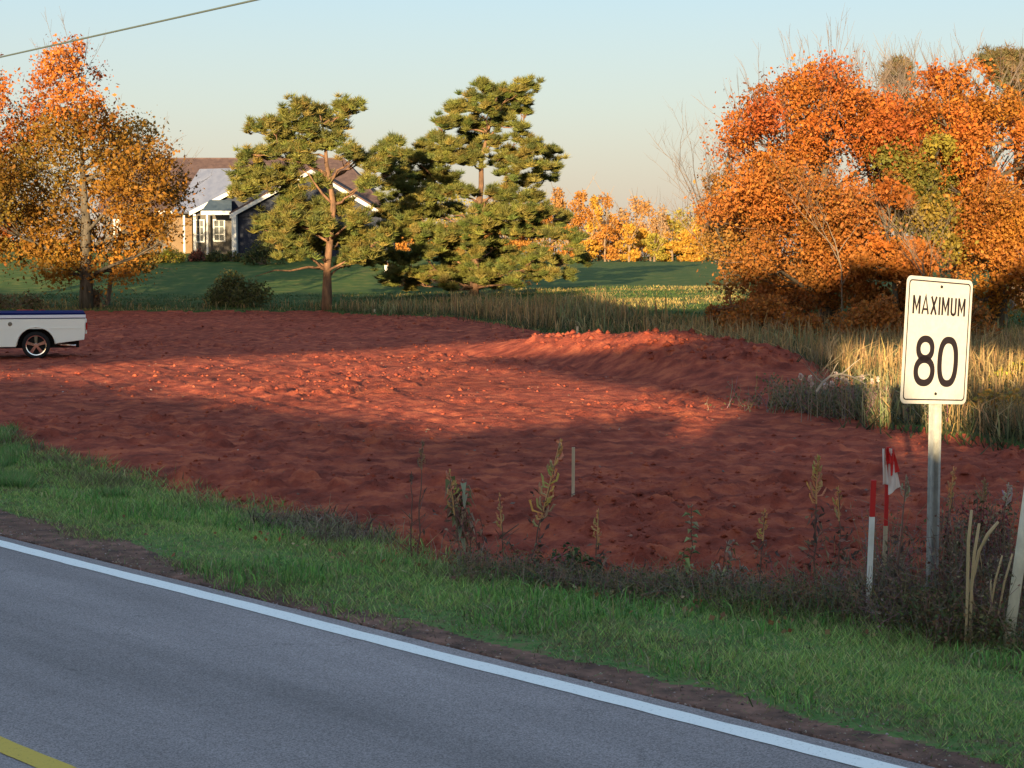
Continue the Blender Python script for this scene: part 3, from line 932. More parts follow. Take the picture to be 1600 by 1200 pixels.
# --- right orange group
Y = 55.0
b = at_ground(1298, Y)
tl = trunk_line([(1296, 480), (1285, 440), (1280, 380), (1285, 320), (1290, 250), (1295, 180)], Y, b)
def ring_clumps(cx, cy, rx, ry, n, rp, seed):
    r_ = random.Random(seed); o = []
    while len(o) < n:
        u, v = r_.uniform(-1, 1), r_.uniform(-1, 1)
        if u * u + v * v < 1: o.append((cx + u * rx, cy + v * ry, rp * r_.uniform(.75, 1.25)))
    return o
lst = ring_clumps(1280, 250, 140, 130, 34, 40, 5) + ring_clumps(1250, 380, 120, 95, 22, 40, 6) + [(1300, 115, 30), (1270, 125, 30), (1240, 140, 30), (1320, 140, 32), (1195, 180, 32), (1160, 200, 26), (1140, 240, 30), (1130, 290, 30), (1115, 330, 28), (1120, 380, 30), (1150, 430, 34), (1170, 470, 34), (1210, 470, 36), (1250, 480, 30), (1150, 330, 36), (1350, 170, 34), (1375, 220, 40), (1390, 300, 36)]
cl = px_clumps(lst, Y, 3.2, 11)
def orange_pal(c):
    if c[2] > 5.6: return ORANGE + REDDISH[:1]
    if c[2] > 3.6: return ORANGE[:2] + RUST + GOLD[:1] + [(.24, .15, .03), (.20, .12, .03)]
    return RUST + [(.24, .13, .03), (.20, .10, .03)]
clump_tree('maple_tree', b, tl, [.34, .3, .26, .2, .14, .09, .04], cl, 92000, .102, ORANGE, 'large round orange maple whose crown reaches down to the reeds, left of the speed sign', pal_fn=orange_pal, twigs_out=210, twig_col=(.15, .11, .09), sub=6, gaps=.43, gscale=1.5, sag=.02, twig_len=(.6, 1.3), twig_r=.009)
# pale bare tree standing in front of the maple
def bare_tree(name, base, height, spreadr, label, col, seed, lean=(0, 0), r=.07, cat='tree', group=None, levels=4, kids=4, upward=.55, thin=1.0):
    r_ = random.Random(seed)
    root = thing(name, base, label, cat, group)
    mb = MB()
    def grow(p, d, L, rad, lv):
        n = 3; pts = [p]; q = p
        for i in range(n):
            d = (d + Vector((r_.uniform(-.2, .2), r_.uniform(-.2, .2), r_.uniform(-.05, .15)))).normalized()
            q = q + d * L / n; pts.append(q)
        mb.tube(pts, [rad * (1 - .5 * i / n) for i in range(n + 1)], 5 if lv < 2 else 3, col, False)
        if lv >= levels: return
        for k in range(kids + (1 if lv == 0 else 0)):
            t = r_.uniform(.35, 1.0); i = min(n - 1, int(t * n))
            s = pts[i].lerp(pts[i + 1], t * n - i) if i < n else pts[-1]
            a = r_.uniform(0, 2 * math.pi); sp = spreadr
            nd_ = (d * .6 + Vector((math.cos(a) * sp, math.sin(a) * sp, upward * r_.random()))).normalized()
            grow(s, nd_, L * r_.uniform(.5, .72), rad * .5 * thin, lv + 1)
    grow(Vector(base), Vector((lean[0], lean[1], 1)).normalized(), height * .5, r, 0)
    o = child('branches', mb.mesh('branches', cols=True), root, M['twig'])
    return root
PALE = (.16, .12, .09); GREYT = (.13, .10, .085)
bt = 'bare trees among the autumn maples'
bare_tree('bare_tree', at_ground(1318, 51.5), 5.8, .6, 'pale leafless tree with twisting limbs in front of the large orange maple', PALE, 3, (.05, 0), .032, group=bt)
bare_tree('bare_tree', at_ground(1265, 58), 9.6, .38, 'thin leafless tree rising above the top of the large orange maple', GREYT, 14, (-.02, 0), .10, group=bt, levels=4)
bare_tree('bare_tree', at_ground(1330, 59), 9.9, .38, 'grey leafless tree standing behind the right shoulder of the large orange maple', GREYT, 15, (.04, 0), .10, group=bt)
bare_tree('bare_tree', at_ground(1150, 57), 6.6, .6, 'leafless grey tree fanning out at the left edge of the large orange maple', GREYT, 16, (-.20, 0), .05, group=bt)
bare_tree('bare_tree', at_ground(1490, 60), 10.4, .36, 'tall leafless tree behind the gap left of the right hand maple', GREYT, 17, (0, 0), .10, group=bt)
bare_tree('bare_tree', at_ground(1455, 47), 4.6, .6, 'small pale leafless tree low beside the back of the speed sign', PALE, 18, (.1, 0), .03, group=bt)
bare_tree('bare_tree', at_ground(168, 81), 9.6, .5, 'leafless dark tree behind the right side of the left maple', (.15, .12, .10), 24, (.03, 0), .13, group=bt)
bare_tree('bare_tree', at_ground(1585, 63), 12.4, .42, 'dark leafless tree at the far right behind the maples', (.17, .14, .12), 25, (-.05, 0), .12, group=bt)

# olive tree between the maples
Y = 52.5
b = at_ground(1440, Y)
tl = trunk_line([(1440, 440), (1438, 360), (1440, 280), (1440, 220)], Y, b)
cl = px_clumps(ring_clumps(1440, 280, 46, 95, 20, 27, 21) + ring_clumps(1425, 370, 50, 45, 7, 26, 22), Y, 1.4, 12)
clump_tree('olive_tree_in_leaf', b, tl, [.16, .13, .1, .07, .03], cl, 18000, .11, OLIVE, 'narrow olive green tree between the two orange maples above the speed sign', pal_fn=lambda c: OLIVE, sub=5, gaps=.43, gscale=1.6)
bpy.data.objects['olive_tree_in_leaf'].name = 'young_tree'
# right maple
Y = 54.0
b = at_ground(1560, Y)
tl = trunk_line([(1560, 470), (1558, 400), (1555, 320), (1545, 240), (1540, 170)], Y, b)
cl = px_clumps(ring_clumps(1545, 260, 105, 120, 30, 36, 31) + [(1460, 125, 26), (1490, 130, 26), (1520, 120, 26), (1500, 165, 32), (1560, 160, 32), (1450, 170, 28), (1480, 215, 32), (1600, 200, 40), (1640, 260, 50), (1620, 330, 45), (1480, 340, 30), (1530, 395, 36), (1590, 410, 40), (1490, 420, 30), (1560, 460, 36), (1620, 450, 40), (1500, 470, 26), (1460, 370, 28)], Y, 3.0, 13)
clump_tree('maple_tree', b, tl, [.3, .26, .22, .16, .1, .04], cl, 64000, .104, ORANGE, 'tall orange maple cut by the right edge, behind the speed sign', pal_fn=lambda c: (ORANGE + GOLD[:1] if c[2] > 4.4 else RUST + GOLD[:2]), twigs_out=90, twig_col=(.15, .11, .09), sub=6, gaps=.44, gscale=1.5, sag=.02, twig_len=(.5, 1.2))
# low orange branch mass between (lit clump in front of the olive tree)
Y = 50.5
b = at_ground(1400, Y)
tl = trunk_line([(1400, 470), (1395, 420), (1390, 380)], Y, b)
cl = px_clumps(ring_clumps(1390, 395, 55, 34, 10, 24, 41) + [(1390, 300, 22), (1375, 320, 20), (1410, 310, 18)] + ring_clumps(1400, 450, 70, 40, 9, 28, 42), Y, 1.2, 14)
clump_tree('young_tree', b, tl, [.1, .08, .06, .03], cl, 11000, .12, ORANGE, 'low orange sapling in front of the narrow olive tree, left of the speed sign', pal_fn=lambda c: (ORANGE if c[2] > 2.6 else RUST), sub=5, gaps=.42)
# dark pine tops behind
for (lst, bx, Yp, lab, nn) in (([(1405, 108, 16), (1398, 125, 16), (1412, 130, 14), (1400, 160, 18), (1412, 190, 20)], 1405, 64, 'dark pine top rising between the two orange maples', 2200),
                       ([(1545, 95, 16), (1570, 92, 18), (1595, 100, 20), (1580, 125, 22), (1605, 140, 26), (1560, 115, 16), (1590, 170, 26), (1620, 120, 26), (1620, 190, 30)], 1590, 66, 'dark broad pine behind the right hand maple at the top right', 6000)):
    b = at_ground(bx, Yp)
    tl = trunk_line([(bx, 420), (bx, 300), (bx, 200), (bx, 120)], Yp, b)
    cl = px_clumps(lst, Yp, 1.2, 17, 1.0, .6)
    pine(b, tl, [.25, .2, .16, .11, .05], cl, nn, lab, [(.10, .085, .035), (.13, .10, .04), (.16, .10, .05)], low=.6)

# shrubs
def shrub(name, px, Y, w_px, h_px, n, pal, label, leaf=.12, cat='shrub', twig_col=(.2, .15, .12), group=None, zoff=0, mt='leaf'):
    b = at_ground(px, Y, -.05)
    root = thing(name, b, label, cat, group)
    W = w_px * Y / F / 2; Hh = h_px * Y / F
    mb = MB()
    tips = []
    for i in range(22):
        a = rnd.uniform(0, 6.28); rr = rnd.random() ** .5 * W; 
        t = Vector((b[0] + math.cos(a) * rr, b[1] + math.sin(a) * rr * .8, b[2] + Hh * (1 - .5 * (rr / W) ** 2) * rnd.uniform(.6, 1.0)))
        tips.append(t)
        mb.tube(curved((b[0] + math.cos(a) * rr * .15, b[1] + math.sin(a) * rr * .15, b[2]), t, -.03, 3, .05), [.02, .015, .01, .004], 4, twig_col, False)
    child('stems', mb.mesh('stems', cols=True), root, M['twig'])
    C = []
    for t in tips:
        C.append(ellip_points(n // 22, t - Vector((0, 0, Hh * .22)), [W * .36, W * .36, Hh * .32], .5))
    C = np.concatenate(C); C = C[C[:, 2] > b[2] + .03]
    child('leaves', leaf_mesh('leaves', C, leaf * (.6 + .8 * rng.random(len(C))), mixcol(len(C), pal, .2)), root, M[mt])
    return root
DKG = [(.07, .085, .03), (.10, .10, .035), (.05, .065, .025)]
shrub('shrub', 372, 79.5, 100, 62, 5200, [(.10, .105, .035), (.14, .13, .045), (.08, .08, .03)], 'grey green bush below the navy house gable, left of the open crowned pine')
shrub('shrub', 412, 106, 60, 50, 1800, DKG, 'dark shrub against the navy gable wall behind the open crowned pine', .16)
shrub('shrub', 272, 108, 34, 30, 1000, [(.45, .36, .04), (.35, .30, .05)], 'yellow shrub in front of the house porch', .14)
shrub('shrub', 310, 109, 26, 24, 700, [(.16, .05, .04), (.12, .05, .04)], 'dark red shrub under the lit house window', .14)
shrub('shrub', 340, 109, 30, 24, 800, DKG, 'dark green shrub under the second house window', .14)
shrub('shrub', 365, 109, 22, 22, 600, DKG + [(.2, .15, .04)], 'small shrub at the white corner board of the house', .14)
shrub('shrub', 245, 108, 34, 22, 800, [(.3, .2, .04), (.25, .2, .05)], 'low golden shrub left of the yellow one at the porch', .14)
shrub('shrub', 148, 79, 44, 40, 900, [(.22, .13, .08), (.28, .17, .1)], 'reddish brown weeds around the foot of the left maple', .12)
shrub('shrub', 20, 77.8, 90, 34, 1200, [(.18, .12, .07), (.13, .12, .05)], 'rusty brown brush just behind the white pickup bed', .12)
shrub('shrub', 1190, 50, 120, 74, 5200, RUST, 'rust coloured bush under the left side of the large orange maple', .11)
shrub('shrub', 1245, 47, 90, 56, 3600, RUST + [(.2, .08, .04)], 'dark rust bush in front of the large maple trunk', .11)
shrub('shrub', 1365, 47, 130, 84, 5600, RUST, 'brown bush between the maple trunk and the speed sign', .11)
shrub('shrub', 1130, 54, 60, 44, 1700, RUST + [(.25, .10, .06)], 'small rust bush at the far left foot of the large orange maple', .11)
shrub('shrub', 1590, 31, 70, 60, 2600, [(.38, .34, .05), (.30, .30, .05), (.45, .3, .05)], 'yellow green bush among the reeds at the right edge', .09)
shrub('shrub', 1570, 26, 110, 54, 2600, [(.60, .32, .06), (.5, .25, .05), (.3, .24, .07)], 'low golden bush right of the speed sign in front of the reeds', .07)
shrub('shrub', 1500, 46, 110, 80, 4200, RUST + [(.16, .10, .03)], 'dark brown bush behind the right hand half of the speed sign', .11)
shrub('shrub', 720, 92, 190, 34, 2600, [(.50, .22, .06), (.42, .16, .05)], 'coppery low brush behind the dense pine', .15)

# --- far tree line: each tree on its own
def far_tree(px, Yp, top_py, w_px, pal, label, kind='round', seed=0, density=1.0):
    b = at_ground(px, Yp, -.2)
    top = P(px, top_py, Yp).z
    Ht = top - b[2]
    W = w_px * Yp / F / 2 * 1.3
    root = thing('far_tree', b, label, 'tree', 'trees of the far tree line')
    r_ = random.Random(seed)
    mb = MB()
    lean = r_.uniform(-.04, .04) * Ht
    mb.tube([b, (b[0] + lean * .5, b[1], b[2] + Ht * .5), (b[0] + lean, b[1], b[2] + Ht * .93)], [.13, .09, .03], 5)
    for i in range(14):
        t = r_.uniform(.25, .9); a = r_.uniform(0, 6.28)
        p0 = Vector((b[0] + lean * t, b[1], b[2] + Ht * t)); L = W * r_.uniform(.5, 1.1)
        mb.tube([p0, p0 + Vector((math.cos(a) * L, math.sin(a) * L, L * r_.uniform(.8, 1.8)))], [.05, .012], 3, cap=False)
    child('trunk', mb.mesh('trunk'), root, M['white_bark'])
    n = int(1900 * density * max(.5, W / 2.0))
    nb = 16
    C = []; K = []
    for i in range(nb):
        t = r_.uniform(.12 if kind != 'poplar' else .05, 1.0); a = r_.uniform(0, 6.28)
        rr = W * (math.sin(math.pi * min(1, t * .85 + .15)) * .8 + .15) * r_.random() ** .5
        c = (b[0] + lean * t + math.cos(a) * rr, b[1] + math.sin(a) * rr, b[2] + Ht * (t * .93))
        m = n // nb
        C.append(ellip_points(m, c, [W * .42, W * .42, Ht * .10], .5))
        K.append(mixcol(m, pal, .15) * .6 + mixcol(1, pal, .15) * .4)
    C = np.concatenate(C); K = np.concatenate(K)
    ok = C[:, 2] > b[2] + .2
    C, K = C[ok], K[ok]
    child('crown', leaf_mesh('crown', C, .33 * (.6 + .8 * rng.random(len(C))), K), root, M['leaf'])

G1 = [(.46, .23, .035), (.50, .28, .04)]; G2 = [(.46, .20, .04), (.44, .19, .035)]; G3 = [(.40, .24, .12), (.36, .22, .11)]; G4 = [(.28, .24, .04), (.34, .25, .04)]; G5 = [(.42, .21, .07), (.45, .23, .07)]
ft = [(868, 292, 40, G5, .8), (905, 296, 44, G2, 1), (925, 305, 30, G1, 1), (950, 300, 34, G2, .9), (972, 322, 34, G3, .5), (990, 305, 36, G5, .6), (1016, 300, 26, G5, .6), (1040, 330, 34, G1, .9), (1062, 325, 32, G4, 1), (1085, 335, 36, G1, 1), (1105, 340, 40, G1, 1),
      (850, 320, 40, G2, 1), (888, 350, 40, G2, 1), (915, 370, 34, G1, .9), (945, 350, 36, G2, .8), (982, 350, 34, G1, 1), (1000, 355, 34, G1, 1), (1022, 365, 34, G4, 1), (1050, 362, 34, G1, 1.1), (1075, 355, 36, G1, 1.1), (1095, 370, 36, G1, 1.1), (935, 320, 24, G3, .5), (1030, 318, 22, G3, .4)]
cn = {id(G1): 'golden', id(G2): 'orange', id(G3): 'thinly leaved pinkish', id(G4): 'olive yellow', id(G5): 'coppery'}
ordn = ['first', 'second', 'third', 'fourth', 'fifth', 'sixth', 'seventh', 'eighth', 'ninth', 'tenth']
cnt = {}
for i, (px, top, wpx, pal, dn) in enumerate(sorted(ft, key=lambda t: t[0])):
    Yp = (215 if top < 345 else 203) + (i * 7 % 5) * 1.6
    c = cn[id(pal)]; cnt[c] = cnt.get(c, 0) + 1
    size = 'tall' if top < 345 else 'low'
    key = f'{size} {c}'; cnt[key] = cnt.get(key, 0) + 1
    far_tree(px, Yp, top, wpx, pal, f'{key} tree, {ordn[cnt[key]-1]} of that colour and height rightwards from the dense pine', seed=100 + i, density=dn)
hid = [(600, 350, 60, G2), (650, 345, 60, G1), (700, 350, 60, G5), (745, 352, 60, G2), (790, 345, 60, G2), (825, 335, 50, G5), (1150, 345, 60, G1)]
for i, (px, top, wpx, pal) in enumerate(hid):
    far_tree(px, 210 + i % 3 * 4, top, wpx, pal, f'{cn[id(pal)]} tree seen through the needles of the dense pine, {ordn[i]} from the house' if px < 1000 else 'golden tree glimpsed behind the left skirt of the large orange maple', seed=200 + i)
hid = [(10, 372, 50, G4), (50, 376, 46, G2), (92, 374, 50, G4), (140, 378, 50, G2), (185, 376, 50, G4), (-30, 370, 50, G2)]
for i, (px, top, wpx, pal) in enumerate(hid):
    far_tree(px, 235 + i % 3 * 4, top, wpx, pal, f'low {cn[id(pal)]} tree glimpsed behind the left maple, {ordn[i]} of that row', seed=300 + i)

def far_brush():
    n = 26000
    px = rng.uniform(560, 1190, n); Yv = rng.uniform(216, 226, n); x = (px - 800) / F * Yv
    g = H0(x, Yv)
    top = 2.6 + 6.8 * fbm(x * .45, Yv * .2, 63, 4)
    z = g + top * rng.random(n) ** .8
    hue = fbm(x * .35, z * .3, 64, 3)
    ca = mixcol(n, G1, .2); cb = mixcol(n, G2 + G3, .2); cc = mixcol(n, G4, .2)
    c = np.where((hue > .55)[:, None], ca, np.where((hue < .42)[:, None], cc, cb))
    me = leaf_mesh('far_brush', np.stack([x, Yv, z], -1), .28 * (.6 + .8 * rng.random(n)), c); me.materials.append(M['leaf'])
    stuff('far_brush', me, 'golden brush closing the gaps between the trees of the far tree line', 'brush')
far_brush()

# ------------------------------------------------------------------ unseen hedge and trees added behind the camera, shaped to cast the field's shade
Tq = np.array([math.cos(SUN_AZ), math.sin(SUN_AZ)]); Sq = np.array([math.sin(SUN_AZ), -math.cos(SUN_AZ)])
def QP(q, p): return q * Tq[0] + p * Sq[0], q * Tq[1] + p * Sq[1]
TE = math.tan(SUN_EL)
def hedge_occluder_top(q):  # added hedge, its height cut so sunlight reaches soil band, weed and sign
    t = TE
    Q = [(-50, 57), (-18, 56), (-16.4, 55.2), (-10.7, 50.9), (-8.3, 48.8), (-6.1, 47.4), (-3.4, 50), (-2.95, 50.3), (-2.85, 47), (-2.3, 47), (-2.2, 50.5), (-1.2, 52.3),
         (-.8, 56), (-.25, 55), (-.15, 48.8), (.08, 48.8), (.16, 45.3), (.62, 45.3), (.7, 48.5), (.85, 48), (1.25, 46), (1.45, 55), (3, 57), (6, 60), (30, 62)]
    return np.interp(q, [a for a, b in Q], [b * t for a, b in Q])
hg = 'unseen hedge shrubs added behind the viewpoint for shade'
for i in range(21):
    q = -46 + i * 3.4
    bx, by = QP(q, 25)
    root = thing('hedge_occluder', (bx, by, -.1), f'unseen green hedge shrub added behind the viewpoint to shade the field, {["first","second","third","fourth","fifth","sixth","seventh","eighth","ninth","tenth","eleventh","twelfth","thirteenth","fourteenth","fifteenth","sixteenth","seventeenth","eighteenth","nineteenth","twentieth","last"][i]} from the left end of the hedge', 'shrub', hg)
    mb = MB(); mb.tube([(bx, by, -.1), (bx, by, 3.8)], [.16, .05], 6)
    for k in range(10):
        a = rnd.uniform(0, 6.28); mb.tube([(bx, by, .6 + k * .3), (bx + math.cos(a) * 1.2, by + math.sin(a) * 1.2, 1.4 + k * .32)], [.05, .015], 4)
    child('trunk', mb.mesh('trunk'), root, M['bark'])
    n = int(1750 * float(hedge_occluder_top(q)))
    u = rng.uniform(-2.0, 2.0, n); v = rng.uniform(-1.1, 1.1, n)
    top = hedge_occluder_top(q + u) + (fbm((q + u) * 1.3, v, 77, 2) - .5) * .22
    zz = .05 + (top - .05) * rng.random(n) ** .55
    X, Yc = QP(q + u, 25 + v)
    C = np.stack([X, Yc, zz], -1)
    child('crown', leaf_mesh('crown', C, .35 * (.7 + .6 * rng.random(n)), mixcol(n, DKG, .2), aspect=.9), root, M['leaf'])
tg = 'unseen trees added behind the viewpoint for shade'
BOT = [(-50, 58), (-20, 60), (-18.8, 60), (-16.6, 65), (-13.2, 70), (-10, 74.5), (-7, 73), (-5.2, 71.5), (-4, 69), (-3, 67), (0, 67), (30, 67)]  # undersides of the added crowns, set by the wanted far shadow edge
TOP = [(-50, 112), (-23, 111), (-19, 114), (-14, 112), (-10, 93), (-8, 90), (-4, 88), (-1.7, 90), (3.4, 92), (30, 96)]
BOT2 = [(-9.6, 64.6), (-1.2, 51.9), (-.75, 51.9)]; TOP2 = [(-9.6, 65.6), (-4.5, 65.8), (-3.6, 67), (-2.8, 74), (-.75, 74)]  # wedge crown of the added small tree, casts the mound's dark band
def ip(q, T_): return np.interp(q, [a for a, b in T_], [b for a, b in T_])
for q, h0, h1, p, bot, top_, lab in ((-38.5, -8, 8, 30, BOT, TOP, 'unseen tall golden tree added behind the viewpoint for shade, leftmost of its row'), (-24.5, -6.2, 6.2, 30, BOT, TOP, 'unseen tall golden tree added behind the viewpoint for shade, second from the left in its row'),
                          (-14.3, -4.2, 8.4, 30, BOT, TOP, 'unseen tall golden tree with a lopsided crown, added for shade in the middle of the row behind the viewpoint'), (1.5, -7.6, 7, 30, BOT, TOP, 'unseen tall golden tree added behind the viewpoint for shade, second from the right in its row'),
                          (14.5, -6, 7, 30, BOT, TOP, 'unseen tall golden tree added behind the viewpoint for shade, rightmost of its row'), (-1.7, -7.9, .95, 27, BOT2, TOP2, 'unseen smaller golden tree leaning left, added in front of the tall row to shade the mound')):
    bx, by = QP(q, p)
    add_l = (p - 25)
    root = thing('tree_occluder', (bx, by, -.1), lab, 'tree', tg)
    htop = float(ip(q, top_) + add_l) * TE; lo = float(ip(q, bot) + add_l) * TE
    mb = MB(); tpts = [(bx, by, -.1), (bx + .05, by, lo * .6), (bx, by, lo), (bx, by, htop - .2)]
    rr = .13 if p == 30 else .07
    mb.tube(tpts, [rr, rr * .9, rr * .8, .03], 7)
    tips = []
    for _ in range(22):
        uu = rnd.uniform(h0, h1) * .9; xx, yy = QP(q + uu, p + rnd.uniform(-1, 1))
        a_, b_ = float(ip(q + uu, bot) + add_l) * TE, float(ip(q + uu, top_) + add_l) * TE
        tips.append((xx, yy, rnd.uniform(a_ + .1, max(a_ + .12, b_ - .1))))
    for t_ in tips:
        s0 = Vector(tpts[2]).lerp(Vector(tpts[3]), rnd.uniform(0, .5)); mb.tube(curved(s0, t_, 0, 4, .0), [.05, .04, .03, .02, .01], 4)
    child('trunk', mb.mesh('trunk'), root, M['bark'])
    n = int(1500 * (h1 - h0)) if p == 30 else 22000
    u = rng.uniform(h0, h1, n); v = rng.uniform(-2.2, 2.2, n) * (1 if p == 30 else .6)
    und = TE * (ip(q + u, bot) + add_l + v) + (fbm((q + u) * .6, v * .5, 78, 2) - .5) * (.25 if p == 30 else .05)
    hi_ = TE * (ip(q + u, top_) + add_l + v) + (fbm((q + u) * .5, v * .5, 79, 2) - .5) * (1.3 if p == 30 else .05)
    zz = und + (hi_ - und) * rng.random(n)
    X, Yc = QP(q + u, p + v)
    C = np.stack([X, Yc, zz], -1)
    child('crown', leaf_mesh('crown', C, (.38 if p == 30 else .16) * (.7 + .6 * rng.random(n)), mixcol(n, BROWNGOLD, .2), aspect=.9), root, M['leaf'])

# ------------------------------------------------------------------ house
M['navy'] = noise_mat('navy_siding', (.010, .015, .036), (.014, .020, .042), 2, .6, .1, 8)
M['greywall'] = noise_mat('grey_siding', (.085, .075, .07), (.11, .10, .09), 2, .7, .1, 8)
M['cream'] = noise_mat('cream_wall', (.15, .095, .05), (.18, .115, .065), 2, .7, .1, 8)
M['trim'] = mat('white_trim', (.52, .52, .53), .5)
M['roof_metal'] = noise_mat('blue_grey_roof', (.11, .125, .19), (.155, .17, .24), 1.5, .45, .2, 10, spec=.5)
M['roof_brown'] = noise_mat('brown_shingle', (.07, .045, .045), (.11, .07, .065), 3, .9, .4, 12)
M['roof_teal'] = noise_mat('slate_porch_roof', (.045, .065, .085), (.065, .09, .115), 3, .6, .1, 12)
M['glass'] = mat('window_glass', (.05, .06, .07), .08, 0, .8)
M['curtain'] = mat('white_curtain', (.55, .53, .48), .9)
def house():
    gz = 2.35
    base = P(460, 400, 117); base.z = gz
    root = thing('house', base, 'navy and white bungalow with blue grey roof half hidden behind the two pines', 'house')
    def W(px, py, Y): return P(px, py, Y)
    def sheet(name, pts, matn, th=.12, parent=root, nrm=None):
        """thick slab from a planar polygon"""
        pts = [Vector(p) for p in pts]
        n = (pts[1] - pts[0]).cross(pts[2] - pts[0]).normalized()
        if n.y > 0 or (abs(n.y) < .01 and n.z > 0): n = -n
        mb = MB(); k = len(pts)
        vs = pts + [p - n * th for p in pts]
        mb.add(vs, [tuple(range(k)), tuple(range(2 * k - 1, k - 1, -1))] + [(i, (i + 1) % k, (i + 1) % k + k, i + k) for i in range(k)])
        return child(name, mb.mesh(name), parent, M[matn])
    def X(px, Y): return (px - 800) / F * Y
    def Z(py, Y): return CAMZ - (py - 400) / F * Y * 1.0
    # main block behind
    Ym = 126; Yw = 120
    zr = Z(250, Ym); ze = Z(331, Yw)
    x0, x1 = X(165, Yw), X(600, Yw)
    mb = MB(); mb.box((x0, Yw, gz), (x1, Yw + 12, ze)); 
    child('wall', mb.mesh('wall'), root, M['greywall'])
    xr0, xr1 = X(180, Ym), X(537, Ym)
    sheet('roof', [(x0 - .4, Yw - .4, ze), (x1 + .3, Yw - .4, ze), (xr1, Ym, zr), (xr0, Ym, zr)], 'roof_brown')
    sheet('roof', [(x1 + .3, Yw - .4, ze), (x1 + .3, Yw + 12.4, ze), (xr1, Ym, zr)], 'roof_brown')
    sheet('roof', [(x1 + .3, Yw + 12.4, ze), (x0 - .4, Yw + 12.4, ze), (xr0, Ym, zr), (xr1, Ym, zr)], 'roof_brown')
    # wing one: blue grey metal roof, gable towards the road
    def wing(Yf, Yb, pxl, pxr, eave_py, apex_px, apex_py, roofm, wallm, matgable, wall_l, wall_r, skew=False):
        xl, xr, xa = X(pxl, Yf), X(pxr, Yf), X(apex_px, Yf)
        el, ar = Z(eave_py, Yf), Z(apex_py, Yf)
        wl_, wr_ = X(wall_l, Yf), X(wall_r, Yf)
        mb = MB(); mb.box((wl_, Yf + .5, gz), (wr_, Yb, el - .12)); child('wall', mb.mesh('wall'), root, M[wallm])
        # gable triangle, flush 10 cm proud
        s_l = (ar - el) / (xa - xl); s_r = (ar - el) / (xr - xa)
        gl = el + s_l * (wl_ - xl); gr = el + s_r * (xr - wr_)
        mb = MB(); mb.prism([(wl_, el - .118), (wr_, el - .118), (wr_, gr - .12), (xa, ar - .14), (wl_, gl - .12)], Yf + .4, Yf + .6)
        child('gable', mb.mesh('gable'), root, M[matgable])
        if skew:
            a_, b2, c2 = Vector((xl, Yf, el)), Vector((xa, Yf, ar)), P(312, 264, Yf + 3.2)
            nn = (b2 - a_).cross(c2 - a_); o_ = Vector((0, 0, CAMZ)); dd = P(268, 331, 100) - o_
            d2 = o_ + dd * ((a_ - o_).dot(nn) / dd.dot(nn))
            sheet('roof', [a_, b2, c2, d2], roofm, .14)
        else:
            sheet('roof', [(xl, Yf, el), (xa, Yf, ar), (xa, Yb, ar), (xl, Yb, el)], roofm, .14)
        sheet('roof', [(xa, Yf, ar), (xr, Yf, el), (xr, Yb, el), (xa, Yb, ar)], roofm, .14)
        for (a, b_) in (((xl, el), (xa, ar)), ((xr, el), (xa, ar))):
            mb = MB(); mb.prism([(a[0], a[1] - .24), (b_[0], b_[1] - .24), (b_[0], b_[1] + .03), (a[0], a[1] + .03)], Yf - .06, Yf - .01)
            child('barge_board', mb.mesh('barge_board'), root, M['trim'])
        return xl, xr, el
    wing(116.5, 125, 298, 572, 332, 435, 262, 'roof_metal', 'greywall', 'navy', 303, 560, True)
    xl, xr, el = wing(112.5, 124, 361, 603, 336, 488, 267, 'roof_brown', 'navy', 'navy', 367, 596)
    # porch: small teal roof, fascia, posts
    sheet('porch_roof', [(X(316, 114.4), 114.4, Z(331, 114.4)), (X(364, 114.4), 114.4, Z(331, 114.4)), (X(364, 116.4), 116.4, Z(313, 116.4)), (X(330, 116.4), 116.4, Z(313, 116.4))], 'roof_teal')
    mb = MB(); mb.box((X(316, 114.2), 114.2, Z(336, 114.2)), (X(362, 114.2), 114.3, Z(330, 114.2))); child('fascia', mb.mesh('fascia'), root, M['trim'])
    mb = MB(); mb.box((X(250, 118), 118.0, Z(335, 118)), (X(303, 118), 118.1, Z(330, 118))); child('fascia', mb.mesh('fascia'), root, M['trim'])
    mb = MB(); mb.box((X(262, 119), 119.6, gz), (X(304, 119), 119.9, Z(334, 119.6))); child('porch_wall', mb.mesh('porch_wall'), root, M['cream'])
    for px, w in ((288, 3), (304, 4), (324, 3)):
        Yp = 116.2 if px > 295 else 118
        mb = MB(); mb.box((X(px, Yp), Yp, gz), (X(px + w, Yp), Yp + .15, Z(335, Yp))); child('porch_post', mb.mesh('porch_post'), root, M['trim'])
    mb = MB(); mb.box((X(364, 112.4), 112.3, gz), (X(371, 112.4), 112.98, Z(336, 112.4))); child('corner_board', mb.mesh('corner_board'), root, M['trim'])
    # windows
    def win(px0, px1, py0, py1, Y, glow=False):
        f = MB(); a, b_ = X(px0, Y), X(px1, Y); z0, z1 = Z(py1, Y), Z(py0, Y)
        t = .10
        f.box((a, Y - .10, z0), (a + t, Y, z1)); f.box((b_ - t, Y - .10, z0), (b_, Y, z1))
        f.box((a + t, Y - .10, z1 - t), (b_ - t, Y, z1)); f.box((a + t, Y - .10, z0), (b_ - t, Y, z0 + t))
        m_ = (a + b_) / 2
        f.box((m_ - .025, Y - .08, z0 + t), (m_ + .025, Y - .02, z1 - t))
        for k in (1, 2):
            zz = z0 + (z1 - z0) * k / 3
            f.box((a + t, Y - .075, zz - .02), (m_ - .025, Y - .025, zz + .02)); f.box((m_ + .025, Y - .075, zz - .02), (b_ - t, Y - .025, zz + .02))
        w = child('window', f.mesh('window'), root, M['trim'])
        g = MB(); g.box((a + t, Y - .018, z0 + t), (b_ - t, Y - .010, z1 - t))
